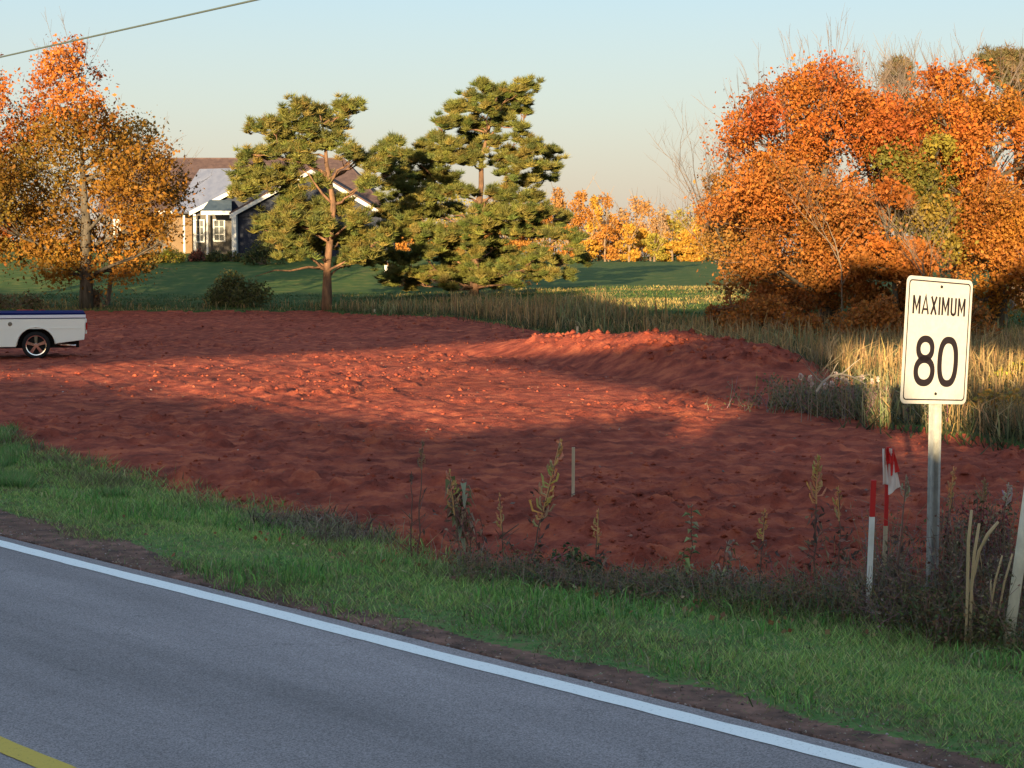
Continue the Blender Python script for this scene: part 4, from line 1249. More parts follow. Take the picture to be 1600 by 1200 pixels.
        child('pane', g.mesh('pane'), w, M['glass'])
    win(307, 322, 343, 379, 116.95)
    win(335, 354, 343, 378, 116.95)
    win(180, 192, 343, 372, 119.95)
house()

post = P(603, 372, 100); 
root = thing('marker_post', (post.x, 100, hz(post.x, 100)), 'thin white post standing on the lawn between the two pines', 'post')
mb = MB(); g0 = hz(post.x, 100)
mb.box((post.x - .09, 99.95, g0 - .1), (post.x + .09, 100.05, P(603, 363, 100).z)); mb.box((post.x - .11, 99.93, P(603, 363, 100).z), (post.x + .11, 100.07, P(603, 363, 100).z + .05))
child('board', mb.mesh('board'), root, M['trim'])

# ------------------------------------------------------------------ pickup
M['truck_white'] = mat('cream_car_paint', (.80, .83, .76), .3, 0, .5)
M['truck_navy'] = mat('navy_car_paint', (.010, .016, .10), .85, 0, .05)
M['truck_blue_white'] = mat('pale_band_paint', (.70, .74, .82), .3, 0, .5)
M['red_lens'] = mat('red_tail_lens', (.35, .01, .01), .2, 0, .5)
M['rubber'] = mat('tyre_rubber', (.012, .012, .013), .85)
M['chrome'] = mat('chrome', (.8, .8, .82), .12, 1.0)
M['dark'] = mat('dark_underbody', (.01, .01, .01), .9)
def pickup():
    wc = ground_xy(57, 557)
    yaw = math.radians(180 + 15)   # +x of the truck = forward, to the left and slightly nearer
    # rear axle near-side wheel centre at wc: local position (0, side, 0)
    base = Vector((wc[0], wc[1], hz(*wc) - .01))
    root = thing('pickup_truck', base, 'cream white classic pickup with navy bed stripe, its rear end entering at the left edge', 'truck', rz=yaw)
    Wd = 1.86
    # truck frame: x forward, y = left side of the truck; visible side is the truck's left (y+) -> facing camera?
    fx = Vector((math.cos(yaw), math.sin(yaw)))
    ly = Vector((-math.sin(yaw), math.cos(yaw)))        # local +y in world
    near = 1 if ly.y < 0 else -1
    y_out = .10 * near; y_in = (.10 - Wd) * near
    def ch(name, mb, mt, parent=root, smooth=False, bevel=0):
        return child(name, mb.mesh(name, smooth=smooth, bevel=bevel), parent, M[mt], world_space=False)
    # lower body with wheel arch
    def arch(cx, r, z, n=12): return [(cx + r * math.cos(math.pi * k / n), z + r * .92 * math.sin(math.pi * k / n)) for k in range(n + 1)]
    R = .335
    prof = [(-1.12, .46), (-1.14, .62), (-1.16, .98)]
    top = [(2.02, .98)]
    bot = [(2.02, .31), (.62, .31)]
    a_ = arch(0.02, .44, .36)
    # polygon: rear bottom -> up -> top -> front -> bottom -> arch back
    poly = prof + top + [(2.02, .31), (.50, .30)] + a_ + [(-.50, .38)]
    mb = MB(); mb.prism(poly, y_out, y_in); ch('bed', mb, 'truck_white', bevel=.015)
    mb = MB(); mb.prism([(-1.163, .983), (-1.165, 1.045), (2.02, 1.045), (2.02, .983)], y_out + .004 * near, y_in - .004 * near); ch('pinstripe_lower', mb, 'truck_navy')
    mb = MB(); mb.prism([(-1.166, 1.0), (-1.166, 1.075), (2.02, 1.075), (2.02, 1.0)], y_out + .014 * near, y_in - .014 * near); ch('side_band', mb, 'truck_blue_white', bevel=.008)
    mb = MB(); mb.prism([(-1.165, 1.077), (-1.14, 1.125), (2.02, 1.135), (2.02, 1.077)], y_out + .006 * near, y_in - .006 * near); ch('tonneau_cover', mb, 'truck_navy', bevel=.012)
    # body crease
    mb = MB(); mb.prism([(-1.157, .735), (-1.157, .755), (2.02, .765), (2.02, .745)], y_out, y_out + .008 * near); ch('body_crease', mb, 'truck_white')
    # inner wheel well (dark) and underbody
    mb = MB(); mb.box((-1.0, min(y_out - .25 * near, y_in + .25 * near), .26), (3.9, max(y_out - .25 * near, y_in + .25 * near), .42)); ch('underbody', mb, 'dark')
    mb = MB(); mb.prism(arch(.02, .43, .36) , y_out - .30 * near, y_out - .32 * near); ch('wheel_well', mb, 'dark')
    # cab
    cabp = [(2.05, .31), (2.05, 1.10), (2.16, 1.16), (2.30, 1.56), (3.15, 1.58), (3.55, 1.12), (3.60, 1.08), (3.60, .31)]
    mb = MB(); mb.prism(cabp, y_out - .03 * near, y_in + .03 * near); cab = ch('cab', mb, 'truck_white', bevel=.03)
    for ys in (y_out - .026 * near, y_in + .026 * near):
        mb = MB(); mb.prism([(2.38, 1.14), (2.46, 1.48), (3.08, 1.50), (3.36, 1.14)], ys, ys + .006 * near * (1 if abs(ys - y_out) < .1 else -1)); w = ch('side_window', mb, 'glass', cab)
        mb = MB(); mb.prism([(2.2, .42), (2.2, 1.10), (3.5, 1.08), (3.5, .42)], ys - .012, ys + .012); d = ch('door', mb, 'truck_white', bevel=.008)
        mb = MB(); mb.box((2.28, min(ys, ys + .04), .92), (2.42, max(ys, ys + .04), .95)); ch('door_handle', mb, 'chrome', d)
    mb = MB(); mb.prism([(3.2, 1.50), (3.52, 1.14), (3.535, 1.15), (3.215, 1.515)], y_out - .15 * near, y_in + .15 * near); ch('windscreen', mb, 'glass', cab)
    mb = MB(); mb.prism([(2.20, 1.20), (2.215, 1.20), (2.30, 1.50), (2.285, 1.50)], y_out - .3 * near, y_in + .3 * near); ch('rear_window', mb, 'glass', cab)
    # hood and front
    a2 = arch(3.98, .42, .36)
    poly = [(3.60, .31), (3.60, 1.08), (4.95, .98), (5.02, .94), (5.02, .42), (4.50, .36)] + a2
    mb = MB(); mb.prism(poly, y_out, y_in); ch('hood', mb, 'truck_white', bevel=.02)
    mb = MB(); mb.box((5.0, min(y_out, y_in), .40), (5.12, max(y_out, y_in), .54)); ch('front_bumper', mb, 'chrome', bevel=.02)
    mb = MB(); mb.box((5.02, min(y_out - .4 * near, y_in + .4 * near), .6), (5.05, max(y_out - .4 * near, y_in + .4 * near), .88)); ch('grille', mb, 'chrome')
    for yy in (y_out - .2 * near, y_in + .2 * near):
        mb = MB(); mb.tube([(5.0, yy, .75), (5.06, yy, .75)], [.10, .09], 16); ch('headlight', mb, 'glass')
    mb = MB(); mb.box((-1.19, min(y_out - .1 * near, y_in + .1 * near), .60), (-1.15, max(y_out - .1 * near, y_in + .1 * near), .96)); ch('tailgate', mb, 'truck_white', bevel=.01)
    mb = MB(); mb.box((-1.175, min(y_out - .0, y_out - .12 * near), .66), (-1.10, max(y_out + .006 * near, y_out - .12 * near), .90)); 
    for yy in (y_out, y_in):
        sg = 1 if yy == y_out else -1
        mb = MB(); mb.box((-1.20, min(yy - .02 * near * sg, yy - .14 * near * sg), .70), (-1.165, max(yy - .02 * near * sg, yy - .14 * near * sg), .88)); ch('tail_light', mb, 'red_lens')
    mb = MB(); mb.tube([(.62 - .0, y_out + .001 * near, .86), (.62, y_out + .010 * near, .86)], [.055, .05], 16); ch('fuel_cap', mb, 'chrome')
    arc = [(.02 + .455 * math.cos(math.pi * k / 14), .36 + .425 * math.sin(math.pi * k / 14)) for k in range(15)]
    mb = MB(); mb.tube([(p_[0], y_out + .004 * near, p_[1]) for p_ in arc], [.014] * 15, 6); ch('arch_lip', mb, 'truck_white', smooth=True)
    mb = MB(); mb.box((-1.22, min(y_out, y_in), .44), (-1.13, max(y_out, y_in), .54)); 
    mb = MB(); mb.tube([(-.45, y_out - .22 * near, .34), (-.8, y_out - .22 * near, .32), (-.92, y_out - .22 * near, .31)], [.035, .035, .04], 10); ch('exhaust_pipe', mb, 'chrome', smooth=True)
    # wheels
    for wx in (0.02, 3.98):
        for side in (1, -1):
            yo = (y_out - .03 * near) if side == 1 else (y_in + .03 * near)
            dirn = near if side == 1 else -near
            c = Vector((wx, yo, R + .0))
            mb = MB(); n = 32; prof2 = [(.245, 0), (.29, .015), (.325, 0), (.335, -.03), (.335, -.20), (.31, -.23), (.2, -.23)]
            vs = []; fs = []
            for k in range(n):
                t = 2 * math.pi * k / n
                for (rr, dy) in prof2: vs.append((c.x + rr * math.cos(t), c.y + dy * dirn, c.z + rr * math.sin(t)))
            m = len(prof2)
            for k in range(n):
                for j in range(m - 1):
                    fs.append((k * m + j, ((k + 1) % n) * m + j, ((k + 1) % n) * m + j + 1, k * m + j + 1))
            mb.add(vs, fs); wheel = ch('wheel', mb, 'rubber', smooth=True)
            # rim: ring, hub and five spokes over a dark dish
            mb = MB(); vs = []; fs = []
            rp = [(.25, .0), (.245, .012), (.225, .008), (.222, -.05)]
            for k in range(n):
                t = 2 * math.pi * k / n
                for (rr, dy) in rp: vs.append((c.x + rr * math.cos(t), c.y + dy * dirn, c.z + rr * math.sin(t)))
            m = len(rp)
            for k in range(n):
                for j in range(m - 1):
                    fs.append((k * m + j, ((k + 1) % n) * m + j, ((k + 1) % n) * m + j + 1, k * m + j + 1))
            mb.add(vs, fs)
            mb.tube([(c.x, c.y - .03 * dirn, c.z), (c.x, c.y + .012 * dirn, c.z)], [.06, .045], 16)
            for k in range(5):
                t = 2 * math.pi * k / 5 + .3
                u = Vector((math.cos(t), 0, math.sin(t))); v = Vector((-math.sin(t), 0, math.cos(t)))
                q = [c + u * .04 + v * .028, c + u * .04 - v * .028, c + u * .232 - v * .042, c + u * .232 + v * .042]
                offs = [Vector((0, dirn * .004, 0)), Vector((0, dirn * .004, 0)), Vector((0, dirn * .0, 0)), Vector((0, dirn * .0, 0))]
                top_ = [a + b for a, b in zip(q, offs)]; bt_ = [a + Vector((0, -dirn * .03, 0)) for a in q]
                mb.add(top_ + bt_, [(0, 1, 2, 3), (7, 6, 5, 4), (0, 4, 5, 1), (1, 5, 6, 2), (2, 6, 7, 3), (3, 7, 4, 0)])
            ch('rim', mb, 'chrome', wheel)
            mb = MB(); mb.tube([(c.x, c.y - .06 * dirn, c.z), (c.x, c.y - .055 * dirn, c.z)], [.235, .235], 28); ch('brake_disc', mb, 'dark', wheel)
pickup()

# ------------------------------------------------------------------ speed sign
M['sign_face'] = noise_mat('sign_sheeting', (.49, .465, .44), (.54, .515, .49), 30, .45, .05, 60, spec=.4)
M['sign_black'] = mat('sign_black_print', (.018, .012, .014), .5)
M['galv'] = noise_mat('galvanised_steel', (.28, .28, .27), (.42, .42, .40), 14, .42, .1, 40, spec=.5)
M['galv'].node_tree.nodes['Principled BSDF'].inputs['Metallic'].default_value = .0
M['hole'] = mat('dark_hole', (.015, .013, .012), .9)
def sign():
    Yb = 12.3; bx = (1459 - 800) / F * Yb
    gz = hz(bx, Yb)
    yaw = math.radians(38)                       # the face looks towards the oncoming traffic at right
    root = thing('speed_sign', (bx, Yb, gz), 'rectangular white speed sign reading MAXIMUM 80 on a perforated steel post', 'sign', rz=yaw)
    ztop = P(1462, 434, Yb).z - gz
    Wp, Hp = .735, .895
    z0 = ztop - Hp
    def ch(name, mb, mt, parent=root, bevel=0, smooth=False): return child(name, mb.mesh(name, bevel=bevel, smooth=smooth), parent, M[mt], world_space=False)
    # post: hat channel seen from the front: web with holes, two flanges
    pz1 = ztop - .06
    mb = MB()
    w = .066; d = .035; t = .004
    mb.box((-w / 2, -t, -.35), (w / 2, 0, pz1))                     # web
    mb.box((-w / 2 - t, -d, -.35), (-w / 2, 0, pz1)); 
    mb.box((w / 2, -d, -.35), (w / 2 + t, 0, pz1))
    mb.box((-w / 2 - .024, -d - t, -.35), (-w / 2, -d, pz1)); mb.box((w / 2, -d - t, -.35), (w / 2 + .024, -d, pz1))
    ch('post', mb, 'galv')
    mb = MB(); k = 0; z = .02
    while z < pz1 - .02:
        mb.tube([(-.006, -t - .0006, z), (-.006, -t - .0016, z)], [.0115, .0115], 8); z += .0508
    o = ch('post_holes', mb, 'hole'); o['kind'] = 'stuff'
    # plate, rotated a little clockwise in its own plane
    tilt = Matrix.Translation((-.015, -d - .008, z0 + Hp / 2)) @ Matrix.Rotation(math.radians(3.6), 4, 'Y')
    def rrect(w, h, r, n=6):
        pts = []
        for cx, cz, a0 in ((w / 2 - r, h / 2 - r, 0), (-w / 2 + r, h / 2 - r, 90), (-w / 2 + r, -h / 2 + r, 180), (w / 2 - r, -h / 2 + r, 270)):
            for i in range(n + 1):
                a = math.radians(a0 + 90 * i / n); pts.append((cx + r * math.cos(a), cz + r * math.sin(a)))
        return pts
    mb = MB(); mb.prism(rrect(Wp, Hp, .045), -.003, 0, M=tilt); plate = ch('plate', mb, 'sign_face')
    def ring(mb, outer, inner, y0, y1):
        n = len(outer)
        vs = [tilt @ Vector((p[0], y, p[1])) for y in (y0, y1) for L in (outer, inner) for p in L]
        fs = []
        for i in range(n):
            j = (i + 1) % n
            fs += [(i, j, n + j, n + i), (2 * n + j, 2 * n + i, 3 * n + i, 3 * n + j), (i, 2 * n + i, 2 * n + j, j), (n + j, 3 * n + j, 3 * n + i, n + i)]
        mb.add(vs, fs)
    mb = MB(); ring(mb, rrect(Wp - .050, Hp - .050, .030), rrect(Wp - .068, Hp - .068, .024), -.0045, -.0031); ch('border', mb, 'sign_black', plate)
    # lettering
    mb = MB()
    def stroke(pts, th, closed=False):
        """flat thick polyline with mitred joints"""
        n = len(pts); L = []; R_ = []
        for i in range(n):
            p = Vector(pts[i])
            a = Vector(pts[i - 1]) if (i > 0 or closed) else None
            b = Vector(pts[(i + 1) % n]) if (i < n - 1 or closed) else None
            d1 = (p - a).normalized() if a is not None else None; d2 = (b - p).normalized() if b is not None else None
            d = ((d1 or d2) + (d2 or d1)); d = d.normalized() if d.length > 1e-6 else (d1 or d2)
            nn = Vector((-d.y, d.x)); ref = d1 or d2
            k = th / 2 / max(.45, abs(nn.dot(Vector((-ref.y, ref.x)))))
            L.append(p + nn * k); R_.append(p - nn * k)
        m = n if closed else n - 1
        for i in range(m):
            j = (i + 1) % n
            q = [L[i], L[j], R_[j], R_[i]]
            vs = [tilt @ Vector((v.x, y, v.y)) for y in (-.0046, -.0032) for v in q]
            mb.add(vs, [(0, 1, 2, 3), (7, 6, 5, 4), (0, 4, 5, 1), (1, 5, 6, 2), (2, 6, 7, 3), (3, 7, 4, 0)])
    ch_h = .128; zb = Hp / 2 - .135 - ch_h; s = .0185
    letters = [('M', .084), ('A', .078), ('X', .074), ('I', .018), ('M', .084), ('U', .066), ('M', .084)]
    gap = .0165; tot = sum(l[1] for l in letters) + gap * 6; x = -tot / 2
    yoff = 0
    for c, w_ in letters:
        a, b_, z1, z2 = x + s / 2, x + w_ - s / 2, zb, zb + ch_h
        m_ = (a + b_) / 2
        if c == 'M': stroke([(a, z1), (a, z2)], s); stroke([(b_, z1), (b_, z2)], s); stroke([(a, z2), (m_, z1 + .035), (b_, z2)], s * .85)
        if c == 'A': stroke([(a - .004, z1), (m_, z2), (b_ + .004, z1)], s * .9); stroke([(a + .012, z1 + .035), (b_ - .012, z1 + .035)], s * .8)
        if c == 'X': stroke([(a, z1), (b_, z2)], s); stroke([(a, z2), (b_, z1)], s)
        if c == 'I': stroke([(m_, z1), (m_, z2)], s)
        if c == 'U': stroke([(a, z2), (a, z1 + .028), (a + .006, z1 + .014), (m_, z1 + .006), (b_ - .006, z1 + .014), (b_, z1 + .028), (b_, z2)], s)
        x += w_ + gap
    ch('lettering', mb, 'sign_black', plate)
    mb = MB()
    def oval(cx, cz, rx, rz, th, pw=2.0, n=40):
        o_, i_ = [], []
        for k in range(n):
            t = 2 * math.pi * k / n; c_, s_ = math.cos(t), math.sin(t)
            f = (abs(c_) ** pw + abs(s_) ** pw) ** (-1 / pw)
            o_.append((cx + rx * c_ * f, cz + rz * s_ * f)); i_.append((cx + (rx - th) * c_ * f, cz + (rz - th) * s_ * f))
        ring(mb, o_, i_, -.0046, -.0032)
    T = .049
    zc0, zc1 = -.325, .035     # bottom, top of digits
    hh = zc1 - zc0
    oval(-.128, zc0 + .107, .116, .107, T, 2.2)
    oval(-.128, zc1 - .0925, .100, .0925, T * .97, 2.2)
    oval(.130, (zc0 + zc1) / 2, .116, hh / 2, T, 2.5)
    # fill the crossing of the 8
    ch('numerals', mb, 'sign_black', plate)
    for zz in (.385, -.375):
        mb = MB(); a = tilt @ Vector((.012, -.003, zz)); b_ = tilt @ Vector((.012, -.011, zz)); mb.tube([a, b_], [.012, .010], 6); ch('bolt', mb, 'hole', plate)
sign()

# ------------------------------------------------------------------ stakes, poles, wire
M['stake_wood'] = noise_mat('raw_stake_wood', (.42, .33, .22), (.55, .45, .32), 20, .85, .2, 60, stretch=(1, 1, .1))
M['red_paint'] = mat('red_marking_paint', (.50, .02, .02), .6)
M['white_wood'] = noise_mat('white_painted_wood', (.62, .60, .56), (.75, .73, .70), 12, .7, .1)
M['post_cream'] = noise_mat('cream_pole', (.62, .55, .42), (.78, .70, .55), 9, .7, .2, 30)
M['ribbon'] = mat('white_ribbon', (.78, .66, .62), .6)
M['ribbon_red'] = mat('red_ribbon', (.62, .03, .03), .6)
def stake_at(px, py_top, py_base, Yb=None, w=.03, label='', top_red=0, name='survey_stake', matn='stake_wood', lean=0, th=None, cat='stake', group='survey stakes'):
    Yb = Yb or F * CAMZ / (py_base - 400.0)
    x = (px - 800) / F * Yb
    g = hz(x, Yb)
    tp = P(px + lean, py_top, Yb)
    root = thing(name, (x, Yb, g), label, cat, group)
    a = Vector((x, Yb, g - .2)); b = Vector((tp.x, Yb, tp.z))
    th = th or w * .7
    def slab(p, q, w, t):
        mb = MB(); vs = [p + Vector((sx * w / 2, sy * t / 2, 0)) for sx, sy in ((-1, -1), (1, -1), (1, 1), (-1, 1))] + [q + Vector((sx * w / 2, sy * t / 2, 0)) for sx, sy in ((-1, -1), (1, -1), (1, 1), (-1, 1))]
        mb.add(vs, [(3, 2, 1, 0), (4, 5, 6, 7), (0, 1, 5, 4), (1, 2, 6, 5), (2, 3, 7, 6), (3, 0, 4, 7)]); return mb
    if top_red:
        m_ = a.lerp(b, 1 - top_red)
        child('shaft', slab(a, m_, w, th).mesh('shaft'), root, M[matn])
        child('painted_top', slab(m_, b, w * 1.05, th * 1.05).mesh('painted_top', bevel=.004), root, M['red_paint'])
    else:
        child('shaft', slab(a, b, w, th).mesh('shaft'), root, M[matn])
    return root, a, b
stake_at(896, 699, 768, None, .033, 'plain wooden stake standing in the red soil at the middle')
stake_at(902, 510, 531, 49.8, .07, 'short pale stake on the crest behind the mound')
stake_at(585, 483, 494, 72, .08, 'tiny stake at the far edge of the field below the open crowned pine')
stake_at(1362, 750, 938, 12.2, .036, 'white stake with a red painted top left of the flagged stake', .22, matn='white_wood', lean=3)
r, a, b_ = stake_at(1386, 698, 930, 12.5, .028, 'red stake with a red and white ribbon beside the sign post', .42, matn='stake_wood', lean=2)
def ribbon(root, top):
    # folded cloth strips hanging from the stake top
    for nm, mt, x0, x1, z1, ph in (('ribbon', 'ribbon', .0, .085, -.34, 0), ('ribbon', 'ribbon_red', .01, .075, -.20, 1), ('ribbon', 'ribbon', -.048, -.005, -.26, 2), ('ribbon', 'ribbon_red', -.03, .02, -.12, 3)):
        nu, nv = 7, 10; vs = []; fs = []
        for j in range(nv + 1):
            for i in range(nu + 1):
                u, v = i / nu, j / nv
                wx = x0 + (x1 - x0) * u * (.35 + .65 * v)
                zz = z1 * v * (1 - .18 * u * (ph != 2)) - .01
                yy = -.028 - .012 * ph * .5 + .018 * math.sin(u * 7 + ph + v * 3)
                vs.append((top.x + wx, top.y + yy, top.z + zz))
        for j in range(nv):
            for i in range(nu):
                k = j * (nu + 1) + i; fs.append((k, k + 1, k + nu + 2, k + nu + 1))
        mb = MB(); mb.add(vs, fs); child(nm, mb.mesh(nm, smooth=True), root, M[mt])
ribbon(r, b_)

# leaning cream pole at the right edge
def lean_pole():
    Yb = 11.3; a = P(1573, 985, Yb); bx = a.x; g = hz(bx, Yb)
    a.z = g - .05; b = P(1604, 800, Yb + .1)
    b2 = a.lerp(b, 1.5)
    root = thing('leaning_pole', (a.x, a.y, g), 'leaning cream coloured pole at the right edge among the weeds', 'pole')
    mb = MB(); mb.tube([a, a.lerp(b2, .5), b2], [.036, .038, .040], 14); child('shaft', mb.mesh('shaft', smooth=True), root, M['post_cream'])
    mb = MB(); mb.tube([a.lerp(b2, .10), a.lerp(b2, .11)], [.0405, .0405], 14); child('band', mb.mesh('band', smooth=True), root, M['stake_wood'])
lean_pole()

# overhead line and its two poles
M['wire'] = mat('cable', (.07, .09, .085), .7)
pA = P(0, 95, 40); pB = P(425, 0, 30.7)
dW = (pB - pA)
e0 = pA - dW * 1.05; e1 = pA + dW * 4.6
e0.z += .1
mb = MB()
pts = []
for i in range(41):
    t = i / 40; p = e0.lerp(e1, t); pts.append(p)
mb.tube(pts, [.018] * 41, 8)
o = bpy.data.objects.new('overhead_cable', mb.mesh('overhead_cable', smooth=True)); COL.objects.link(o); o.data.materials.append(M['wire'])
tag(o, 'single dark overhead cable crossing the sky at the top left', 'cable')
for k, e in enumerate((e0, e1)):
    g = -.1
    root = thing('utility_pole', (e.x, e.y, g), ('wooden utility pole beyond the left edge holding the far end of the cable', 'wooden utility pole behind the viewpoint holding the near end of the cable')[k], 'pole', 'utility poles of the overhead cable')
    mb = MB(); mb.tube([(e.x, e.y, g), (e.x, e.y, e.z + 1.5)], [.16, .11], 12); child('shaft', mb.mesh('shaft', smooth=True), root, M['bark'])

# ------------------------------------------------------------------ weeds close to the road
def wtube(mb, pts, r0, r1, col, n=4):
    k = len(pts); mb.tube(pts, [r0 + (r1 - r0) * i / (k - 1) for i in range(k)], n, col, False)

def dock(px_top, py_top, px_base, py_base, Yb, label, col=(.60, .33, .15), seed=1, n_sp=16, head=.45, stemcol=(.18, .10, .08), leaves=26, rs=1.0):
    """dead dock / amaranth: stem with curling seed spikes"""
    r_ = random.Random(seed); n_sp = int(n_sp * 2.3)
    x = (px_base - 800) / F * Yb; g = hz(x, Yb)
    base = Vector((x, Yb, g - .03)); top = P(px_top, py_top, Yb - .05)
    root = thing('seed_weed', base, label, 'weed', 'dead weeds along the verge')
    mb = MB(); st = curved(base, top, .0, 8, .012); wtube(mb, st, .008, .003, stemcol, 5)
    for i in range(5):
        t = r_.uniform(.15, .55); p = base.lerp(top, t); a = r_.uniform(0, 6.28)
        q = p + Vector((math.cos(a) * .14, math.sin(a) * .1, .10)); wtube(mb, [p, (p + q) / 2, q], .004, .002, stemcol)
    child('stem', mb.mesh('stem', cols=True), root, M['twig'])
    L = (top - base).length
    mb = MB()
    for i in range(n_sp):
        t = 1 - head * min(1, max(0, (i + r_.uniform(-.7, .7)) / n_sp)); p = base.lerp(top, t)
        ln = (.03 + .10 * (i / n_sp) ** .8) * rs * r_.uniform(.45, 1.25); s = r_.choice((-1, 1))
        a = Vector((s * r_.uniform(.25, 1.0), r_.uniform(-.6, .6), r_.uniform(.1, .9))).normalized()
        q1 = p + a * ln * .5; q2 = q1 + Vector((a.x * r_.uniform(-.1, .5), a.y * .3, r_.uniform(.5, 1.0))) * ln * .6; q3 = q2 + Vector((r_.uniform(-.5, .5), 0, r_.uniform(-.1, 1))) * ln * .3
        mb.tube([p, q1, q2, q3], [.004, .0085 * rs, .008 * rs, .003], 5, tuple(c * r_.uniform(.6, 1.25) for c in col), False)
        # rough bracts
        for _ in range(14):
            u = r_.random(); c = (p if u < .3 else q1).lerp(q2, r_.random()); d = Vector((r_.uniform(-1, 1), r_.uniform(-1, 1), r_.uniform(-1, 1))).normalized() * .014
            e = Vector((r_.uniform(-1, 1), r_.uniform(-1, 1), r_.uniform(-1, 1))).normalized() * .008
            mb.add([c - e, c + e, c + d], [(0, 1, 2)], col)
    wtube(mb, [base.lerp(top, 1 - head), top + Vector((0, 0, .03))], .008, .003, col, 5)
    child('seed_spikes', mb.mesh('seed_spikes', cols=True), root, M['twig'])
    C = []
    for i in range(leaves):
        p = base.lerp(top, r_.uniform(.1, .65)); C.append((p.x + r_.gauss(0, .07), p.y + r_.gauss(0, .05), p.z + r_.gauss(0, .03)))
    if C: child('withered_leaves', leaf_mesh('withered_leaves', np.array(C), .05 + .04 * rng.random(len(C)), mixcol(len(C), [(.16, .09, .07), (.10, .07, .06), (.3, .2, .13)], .2), aspect=.35), root, M['leaf'])
    return root
dock(876, 690, 822, 862, 14.2, 'tall dead weed with curling tan seed spikes leaning right, near the plain stake', seed=2, n_sp=20, head=.62, rs=1.25)
dock(1277, 715, 1277, 915, 13.3, 'dead weed with a tan feathery head on a dark stem, left of the white stake', seed=3, n_sp=16, head=.34, rs=.9, leaves=60)
dock(660, 692, 652, 850, 14.6, 'thin faint dead weed stem standing alone over the soil, left of the leafy weeds', seed=4, n_sp=8, head=.22, rs=.5, leaves=6, col=(.3, .18, .12))
dock(643, 742, 640, 848, 14.6, 'shorter dark weed stem beside the thin faint one', seed=5, n_sp=3, head=.1, rs=.4, leaves=4, col=(.2, .12, .1))
dock(1490, 735, 1478, 935, 12.6, 'slim dead weed with a pale tip just right of the sign post', seed=6, n_sp=9, head=.3, rs=.6, leaves=40)
dock(1538, 752, 1530, 960, 12.4, 'dead weed with a rounded brown head between sign post and leaning pole', seed=7, n_sp=8, head=.18, rs=.6, leaves=50, col=(.35, .2, .12))
dock(1576, 760, 1560, 960, 12.3, 'dead weed with pale tufted tips left of the leaning pole', seed=8, n_sp=7, head=.16, rs=.6, leaves=50, col=(.5, .42, .36))
dock(702, 738, 722, 852, 14.3, 'brown dead weed with drooping spikes right beside the drooping leafy weed', seed=10, n_sp=7, head=.4, rs=.8, leaves=30)
dock(935, 800, 930, 890, 13.7, 'short brown dead weed right of the plain wooden stake', seed=12, n_sp=6, head=.4, rs=.7, leaves=30)
dock(1195, 800, 1190, 915, 13.4, 'dark thin dead weed left of the feathery headed one', seed=13, n_sp=5, head=.35, rs=.7, leaves=35)
dock(1310, 765, 1318, 925, 13.1, 'dead weed leaning towards the white stake from the left', seed=14, n_sp=6, head=.3, rs=.7, leaves=45)
dock(780, 775, 790, 862, 14.2, 'small dead weed between the leafy weed and the curling seed weed', seed=15, n_sp=5, head=.4, rs=.7, leaves=30)
dock(1416, 748, 1408, 950, 12.2, 'dead weed with a pointed pale head right of the flagged stake', seed=9, n_sp=7, head=.16, rs=.55, leaves=40, col=(.35, .28, .2))

def leafy(px, py_top, px_b, py_base, Yb, label, pal, seed=1, n=24, leaf=.075, stems=1, spread=.05, drop=.3, topbias=0.0, cat='weed'):
    r_ = random.Random(seed)
    x = (px_b - 800) / F * Yb; g = hz(x, Yb); base = Vector((x, Yb, g - .02)); top = P(px, py_top, Yb)
    root = thing('leafy_weed', base, label, cat, 'leafy weeds along the verge')
    mb = MB(); V = []; Q = []; K = []
    for s_ in range(stems):
        tp = top + Vector((r_.gauss(0, spread), r_.gauss(0, spread), -abs(r_.gauss(0, drop * .4)) if s_ else 0))
        st = curved(base, tp, 0, 6, .03); wtube(mb, st, .006, .0025, (.16, .07, .06), 5)
        for i in range(n):
            t = topbias + (1 - topbias) * (.25 + .75 * i / n); k = min(5, int(t * 6)); p = st[k].lerp(st[k + 1], t * 6 - k) if k < 6 else st[-1]
            a = i * 2.4 + r_.random(); L = leaf * r_.uniform(.7, 1.25)
            d = Vector((math.cos(a), math.sin(a), r_.uniform(-.1, .5))).normalized(); sd = d.cross(Vector((0, 0, 1))).normalized()
            p1 = p + d * L * .45; p2 = p + d * L + Vector((0, 0, -L * drop * r_.uniform(.5, 2)))
            w = L * .26; i0 = len(V)
            V += [p, p1 + sd * w + Vector((0, 0, .01)), p1 - Vector((0, 0, .012)), p1 - sd * w + Vector((0, 0, .01)), p2]
            Q += [(i0, i0 + 1, i0 + 4, i0 + 2), (i0, i0 + 2, i0 + 4, i0 + 3)]
            c = mixcol(1, pal, .2)[0]; K += [c] * 5
    child('stem', mb.mesh('stem', cols=True), root, M['twig'])
    child('leaves', mesh_np('leaves', np.array([tuple(v) for v in V]), quads=np.array(Q), cols=np.array(K)), root, M['leaf'])
    return root
WG = [(.20, .24, .08), (.28, .28, .12), (.30, .20, .10), (.22, .12, .08)]
leafy(718, 742, 735, 850, 14.4, 'drooping leafy weed with pale green and reddish leaves, left of the curling seed weed', [(.33, .33, .2), (.32, .22, .14), (.3, .13, .1), (.2, .2, .08)], 11, 22, .085, 5, .07, .8, .3)
leafy(745, 780, 770, 860, 14.2, 'small brown withered leafy weed right of the drooping one', [(.2, .12, .08), (.3, .2, .12)], 12, 10, .05, 4, .12, .6)
leafy(1082, 788, 1078, 890, 13.6, 'upright weed with pale green leaves stacked up its stem', [(.30, .34, .16), (.24, .28, .12), (.36, .34, .2)], 13, 20, .08, 1, .02, .3)
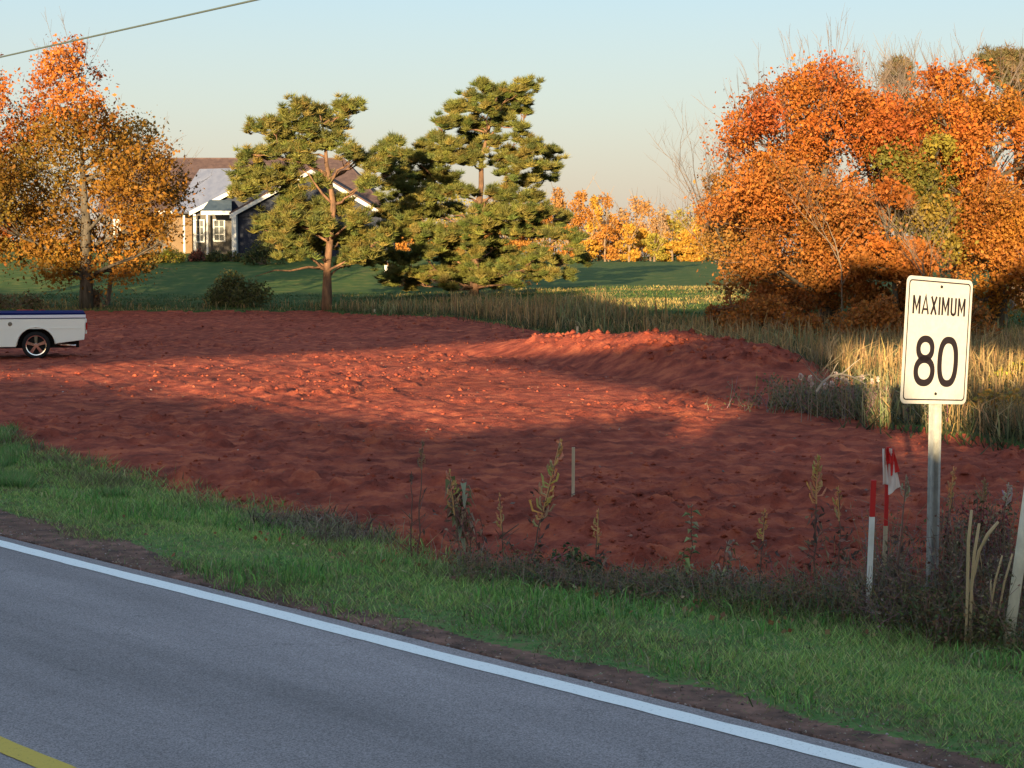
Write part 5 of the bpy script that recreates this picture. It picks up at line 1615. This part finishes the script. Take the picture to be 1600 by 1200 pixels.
leafy(1052, 858, 1062, 900, 13.5, 'low green weed with broad arching leaves at the foot of the upright one', [(.26, .28, .10), (.3, .2, .08)], 14, 14, .10, 4, .08, .6)
leafy(1135, 842, 1128, 900, 13.5, 'bushy reddish and green weed with curling leaves right of the upright one', [(.32, .3, .14), (.3, .12, .08), (.3, .2, .1), (.42, .36, .28)], 15, 12, .075, 8, .10, .7)
leafy(900, 850, 905, 890, 13.8, 'dark green low weed clump at the verge below the plain stake', [(.06, .12, .04), (.05, .08, .03), (.3, .28, .12)], 16, 22, .06, 10, .12, .5)
leafy(955, 865, 955, 898, 13.6, 'low dark weed clump with yellowing leaves right of the one below the plain stake', [(.06, .10, .04), (.3, .26, .1), (.05, .07, .03)], 17, 22, .06, 8, .12, .5)
leafy(830, 838, 835, 872, 14.0, 'small rust and grey weed at the foot of the curling seed weed', [(.16, .1, .07), (.3, .13, .06), (.2, .18, .13)], 18, 12, .05, 8, .12, .5)
leafy(1545, 775, 1545, 940, 12.5, 'dark red leaved weed between the sign post and the leaning pole', [(.30, .03, .05), (.22, .05, .05), (.12, .12, .05)], 19, 26, .05, 9, .10, .4)
leafy(1500, 810, 1500, 950, 12.5, 'red and green weed right behind the sign post foot', [(.28, .04, .05), (.12, .14, .05), (.16, .12, .07)], 20, 22, .05, 7, .10, .4)

# tangled grey weed masses round the sign foot (small leaves and stems nobody could count)
def tangle(name, spots, label, pal, stemcol, nstem, nleaf, leaf=.022, cat='undergrowth'):
    r_ = random.Random(hash(name) % 1000 if False else len(name) * 7)
    mb = MB(); C = []
    for (px, pyt, pyb, wpx) in spots:
        Yb = 12.9 - (pyb - 930) * .012
        for i in range(nstem):
            bx = (px + r_.gauss(0, wpx * .45) - 800) / F * Yb; by = Yb + r_.gauss(0, .22)
            g = hz(bx, by) if i % 4 == 0 else g
            hgt = (pyb - pyt) / F * Yb * (.35 + .65 * r_.random())
            b0 = Vector((bx, by, g - .02)); t0 = b0 + Vector((r_.gauss(0, .12) * hgt * 2, r_.gauss(0, .12), hgt))
            pts = curved(b0, t0, 0, 4, .05); mb.tube(pts, [.0035, .003, .0025, .002, .0012], 3, tuple(c * r_.uniform(.6, 1.4) for c in stemcol), False)
            for k in range(3):
                p = pts[r_.choice((2, 3, 4))]; q = p + Vector((r_.gauss(0, .06), r_.gauss(0, .06), r_.uniform(0, .09)))
                mb.tube([p, q], [.002, .001], 3, tuple(c * r_.uniform(.6, 1.4) for c in stemcol), False)
            for k in range(nleaf):
                t = r_.uniform(.1, 1.0) * 4; j = min(3, int(t)); p = pts[j].lerp(pts[j + 1], t - j)
                C.append((p.x + r_.gauss(0, .025), p.y + r_.gauss(0, .025), p.z + r_.gauss(0, .02)))
    root = mb.mesh(name, cols=True); root.materials.append(M['twig'])
    o = stuff(name, root, label, cat)
    C = np.array(C); m2 = leaf_mesh('small_leaves', C, leaf * (.6 + .9 * rng.random(len(C))), mixcol(len(C), pal, .25), aspect=.55)
    c = child('small_leaves', m2, o, M['leaf'], world_space=False); c['kind'] = 'stuff'
tangle('grey_weed_tangle', [(1400, 790, 950, 34), (1380, 850, 955, 46), (1345, 895, 955, 40), (1420, 900, 985, 50), (1370, 930, 990, 36)], 'grey brown tangled weeds around the foot of the survey stakes and sign post', [(.24, .17, .13), (.15, .12, .09), (.32, .24, .18), (.15, .16, .07)], (.24, .17, .13), 75, 14)
tangle('dark_weed_tangle', [(1500, 800, 985, 36), (1540, 790, 975, 44), (1590, 800, 990, 40), (1520, 880, 1000, 50), (1580, 900, 1020, 46), (1620, 850, 1000, 40)], 'dark green brown weeds behind the broken stalks at the right edge', [(.13, .14, .06), (.19, .15, .10), (.25, .15, .10), (.20, .08, .06), (.32, .25, .16)], (.20, .14, .11), 80, 16, .026)
tangle('low_weed_tangle', [(1180, 880, 950, 70), (1260, 885, 960, 60), (1320, 890, 975, 50), (1100, 875, 930, 50), (1020, 870, 920, 40), (950, 862, 910, 40), (880, 840, 890, 40), (810, 825, 875, 40), (740, 820, 868, 30)], 'low grey green weed tangle along the edge of the soil in the middle', [(.13, .14, .06), (.08, .13, .05), (.24, .17, .10), (.12, .08, .05)], (.22, .16, .11), 70, 13)
tangle('shrubby_verge_growth', [(1440, 930, 1010, 46), (1480, 935, 1020, 40), (1560, 980, 1050, 50), (1500, 960, 1040, 46)], 'low brown green growth on the verge in front of the sign post', [(.15, .14, .06), (.20, .13, .07), (.10, .14, .05)], (.18, .13, .09), 80, 16, .03)

# broken tan reed stalks at right
def stalks():
    Yb = 11.3; 
    data = [((1506, 1035), (1512, 900), (1518, 797)), ((1512, 1030), (1518, 920), (1530, 818)), ((1514, 925), (1530, 860), (1560, 815)), ((1526, 1025), (1548, 950), (1566, 868)), ((1532, 1030), (1552, 980), (1548, 905)), ((1538, 1020), (1560, 960), (1582, 865)), ((1522, 1020), (1540, 985), (1556, 940)), ((1545, 1030), (1562, 1000), (1570, 960))]
    for i, pts in enumerate(data):
        w = [P(px, py, Yb + .05 * i) for px, py in pts]
        g = hz(w[0].x, w[0].y)
        if i != 2: w[0].z = g - .03
        lab = ['tallest upright tan broken stalk left of the leaning pole', 'second upright tan stalk touching the tallest broken one', 'tan stalk arching right from the tallest broken one', 'slanting thin tan stalk between the upright stalks and the leaning pole', 'bent grey tan stalk low beside the leaning pole', 'long slanting stalk reaching to the leaning pole', 'short slanting tan stalk at the foot of the broken stalks', 'shortest tan stalk nearest the leaning pole'][i]
        root = thing('dry_stalk', w[0], lab, 'stalk', 'broken tan stalks at the right')
        mb = MB(); m = [w[0], (w[0] + w[1]) / 2 + Vector((.006, 0, 0)), w[1], (w[1] + w[2]) / 2 + Vector((-.008, 0, .01)), w[2]]
        r = .011 if i < 3 else .007
        mb.tube(m, [r * .8, r * .9, r, r * 1.1, r * .9], 6, (.50, .36, .20), True)
        child('cane', mb.mesh('cane', smooth=True, cols=True), root, M['twig'])
        if i < 3:
            mb = MB(); mb.tube([m[2], m[2] + Vector((.01, -.006, -.05)), m[2] + Vector((.02, -.01, -.13))], [.003, .005, .001], 3, (.42, .3, .18), False)
            child('dead_leaf', mb.mesh('dead_leaf', cols=True), root, M['twig'])
stalks()

# brush with fluffy pale seed heads and a fallen dead branch at the field corner
def corner_brush():
    spots = [(1251, 588), (1266, 592), (1306, 587), (1316, 590), (1268, 600), (1290, 603), (1322, 596), (1347, 590), (1300, 600), (1363, 596), (1372, 593)]
    hg = ['leftmost white', 'second white', 'taller white', 'broad white', 'low pale', 'small pink', 'right hand cream', 'thin pale', 'low pinkish', 'slim tan', 'rightmost slim']
    for i, (px, py) in enumerate(spots):
        Yb = 26.0 + (i % 3) * .3
        t = P(px, py, Yb); g = hz(t.x, Yb)
        root = thing('seed_head_weed', (t.x, Yb, g), f'{hg[i]} fluffy seed head on a stem in the brush at the field corner', 'weed', 'pale seed heads at the field corner')
        mb = MB(); wtube(mb, curved((t.x + rnd.gauss(0, .03), Yb, g - .03), t, 0, 4, .02), .008, .005, (.22, .17, .14)); child('stem', mb.mesh('stem', cols=True), root, M['twig'])
        n = 60; rw = .030 if i < 9 else .016; C = ellip_points(n, (t.x, t.y, t.z), [rw, rw, .055 if i < 7 else .04], .6)
        child('seed_head', leaf_mesh('seed_head', C, .035 + .02 * rng.random(n), mixcol(n, [(.72, .62, .55), (.66, .5, .42)], .1), aspect=.8), root, M['leaf'])
    # branch
    Yb = 25.8
    pts = [P(x, y, Yb) for x, y in ((1276, 612), (1285, 598), (1297, 588), (1315, 584), (1335, 590), (1352, 600))]
    root = thing('dead_branch', pts[0], 'arching pale dead branch lying on the brush at the field corner', 'branch')
    mb = MB(); mb.tube(pts, [.02, .02, .018, .015, .011, .006], 6, (.36, .30, .24), False)
    for x0, x1 in ((1, (1262, 575)), (2, (1310, 566)), (3, (1345, 560)), (4, (1358, 585)), (3, (1330, 572))):
        mb.tube(curved(pts[x0], P(*x1, Yb - .1), 0, 3, .04), [.012, .009, .007, .003], 4, (.34, .28, .22), False)
    child('wood', mb.mesh('wood', cols=True), root, M['twig'])
    bare_tree('dead_sapling', (P(1278, 600, 26.4).x, 26.4, hz(P(1278, 600, 26.4).x, 26.4)), 1.5, .6, 'pale dead sapling sticking up from the brush at the field corner', (.22, .18, .13), 33, (-.05, 0), .010, cat='sapling', levels=3)
    r_ = random.Random(5); mb = MB()
    C = []
    for i in range(900):
        px = r_.gauss(1320, 62); base_py = np.interp(px, [1240, 1400, 1500, 1600], [640, 662, 680, 694]); Yb = F * CAMZ / (base_py - 400) + r_.uniform(0, 1.6)
        x = (px - 800) / F * Yb; g = hz(x, Yb) if i % 5 == 0 or i == 0 else g
        hgt = r_.uniform(.15, .55); p0 = Vector((x, Yb, g - .02)); p1 = p0 + Vector((r_.gauss(0, .15), r_.gauss(0, .15), hgt))
        mb.tube(curved(p0, p1, 0, 3, .08), [.006, .005, .004, .002], 3, tuple(c * r_.uniform(.5, 1.3) for c in (.28, .21, .15)), False)
        for k in range(7): C.append(tuple(p0.lerp(p1, r_.random()) + Vector((r_.gauss(0, .05), r_.gauss(0, .05), 0))))
    me = mb.mesh('corner_brush', cols=True); me.materials.append(M['twig']); o = stuff('corner_brush', me, 'grey brown brushwood at the right corner of the red field', 'brushwood')
    C = np.array(C); c = child('small_leaves', leaf_mesh('small_leaves', C, .04 + .03 * rng.random(len(C)), mixcol(len(C), [(.16, .14, .07), (.20, .16, .10), (.10, .11, .05)], .2)), o, M['leaf'], world_space=False); c['kind'] = 'stuff'
corner_brush()

def grit():
    n = 9000
    S = -7 + 27 * rng.random(n) ** 1.2; D = 7.06 + .75 * rng.random(n) ** 1.6
    x, y = XY(D, S); z = Hd(x, y)
    base = np.array([(1, 0, 0), (-1, 0, 0), (0, 1, 0), (0, -1, 0), (0, 0, .8), (0, 0, -.5)], float)
    s_ = .003 + .010 * rng.random(n) ** 3
    V = base[None] * (.6 + .7 * rng.random((n, 6, 1))) * s_[:, None, None] + rng.normal(0, .1, (n, 6, 3)) * s_[:, None, None] + np.stack([x, y, z], -1)[:, None, :]
    T = np.array([(0, 2, 4), (2, 1, 4), (1, 3, 4), (3, 0, 4), (2, 0, 5), (1, 2, 5), (3, 1, 5), (0, 3, 5)])
    T = (np.arange(n)[:, None, None] * 6 + T[None]).reshape(-1, 3)
    me = mesh_np('shoulder_grit', V.reshape(-1, 3), tris=T, cols=np.repeat(mixcol(n, [(.20, .12, .09), (.30, .19, .15), (.12, .08, .07), (.34, .28, .25)], .2), 6, axis=0)); me.materials.append(M['twig'])
    stuff('shoulder_grit', me, 'loose grit and gravel crumbs on the dirt shoulder beside the white line', 'grit')
    n = 5200
    S = -7 + 27 * rng.random(n) ** 1.2; D = 7.12 + .8 * rng.random(n); x, y = XY(D, S)
    stuff('shoulder_straw', blades('shoulder_straw', x, y, .02 + .03 * rng.random(n), .006 + .004 * rng.random(n), .6 + 2.2 * rng.random(n), mixcol(n, [(.30, .22, .12), (.2, .14, .09), (.16, .22, .08)], .2), 'blade', seg=1), 'dead straw and sparse blades lying on the dirt shoulder', 'dead grass')
grit()

def clods():
    n = 42000
    y = 13 + 62 * rng.random(n) ** 1.25; x = rng.uniform(-.33, .33, n) * y
    fm, D, S, e = field_mask(x, y)
    mm = mound(x, y)
    dens = .12 + .6 * sstep(.50, .66, fbm(x * .28, y * .28, 51, 3)) + .9 * sstep(.35, .5, mm) + .5 * sstep(.55, .7, fbm(x * .9, y * .9, 58, 3))
    k = fm & (rng.random(n) < dens * .8) & ~((mm > .06) & (mm < .36))
    x, y, mm = x[k], y[k], mm[k]; n = len(x)
    z = Hd(x, y)
    s_ = (.009 + .036 * rng.random(n) ** 3.2) * (1 + .7 * sstep(.35, .5, mm)) * (1 + .5 * sstep(20, 45, y))
    base = np.array([(1, 0, 0), (-1, 0, 0), (0, 1, 0), (0, -1, 0), (0, 0, .75), (0, 0, -.5)], float)
    V = base[None] * (.65 + .7 * rng.random((n, 6, 1))) + rng.normal(0, .16, (n, 6, 3))
    a = rng.uniform(0, 6.28, n); ca, sa = np.cos(a)[:, None], np.sin(a)[:, None]
    VX = V[:, :, 0] * ca - V[:, :, 1] * sa; VY = V[:, :, 0] * sa + V[:, :, 1] * ca
    V = np.stack([VX, VY, V[:, :, 2]], -1) * s_[:, None, None] + np.stack([x, y, z], -1)[:, None, :]
    T = np.array([(0, 2, 4), (2, 1, 4), (1, 3, 4), (3, 0, 4), (2, 0, 5), (1, 2, 5), (3, 1, 5), (0, 3, 5)])
    T = (np.arange(n)[:, None, None] * 6 + T[None]).reshape(-1, 3)
    me = mesh_np('soil_clods', V.reshape(-1, 3), tris=T); me.materials.append(M['soil'])
    stuff('soil_clods', me, 'loose red clods and crumbs lying all over the graded field and mound', 'soil clods')
clods()

# fallen leaves on the verge and small stones on the soil
def litter():
    n = 420
    S = rng.uniform(-4, 14, n); x0, y0 = XY(np.full(n, 9.), S)
    fm, D, s_, e = field_mask(x0, y0)
    D = e - .15 - np.abs(rng.normal(0, .55, n)); x, y = XY(D, S)
    g = vnoise(S * .9, D, seed=88) > .45
    x, y = x[g], y[g]
    C = np.stack([x, y, Hd(x, y) + .045 + .02 * rng.random(len(x))], -1)
    stuff('fallen_leaves', leaf_mesh('fallen_leaves', C, .03 + .028 * rng.random(len(C)), mixcol(len(C), [(.34, .20, .10), (.26, .13, .07), (.5, .36, .2), (.3, .1, .05)], .2), aspect=.85), 'dry brown fallen leaves caught in the verge grass', 'fallen leaves').data.materials.append(M['leaf'])
    # pebbles
    mb = MB(); r_ = random.Random(3)
    xs = []; ys = []
    for i in range(300):
        if i < 260: y = r_.uniform(15, 42); x = r_.uniform(-.3, .3) * y
        else:
            d, s = 7.5 + abs(r_.gauss(0, .3)), r_.uniform(-6, 14); x, y = XY(d, s)
        xs.append(x); ys.append(y)
    zs = Hd(np.array(xs), np.array(ys))
    for i, (x, y, z) in enumerate(zip(xs, ys, zs)):
        s = r_.uniform(.012, .03) if i < 260 else r_.uniform(.006, .018)
        c = r_.choice([(.20, .11, .08), (.3, .14, .1), (.22, .1, .07), (.16, .12, .10)]) if i > 14 else (.45, .38, .34)
        vs = [Vector((x, y, z)) + Vector((a * s * r_.uniform(.7, 1.3), b * s * r_.uniform(.7, 1.3), cc * s * .7)) for a, b, cc in ((1, 0, 0), (-1, 0, 0), (0, 1, 0), (0, -1, 0), (0, 0, 1), (0, 0, -1))]
        mb.add(vs, [(0, 2, 4), (2, 1, 4), (1, 3, 4), (3, 0, 4), (2, 0, 5), (1, 2, 5), (3, 1, 5), (0, 3, 5)], c)
    me = mb.mesh('pebbles', cols=True); me.materials.append(M['twig']); stuff('pebbles', me, 'small pebbles and soil crumbs scattered on the soil and shoulder', 'pebbles')
litter()
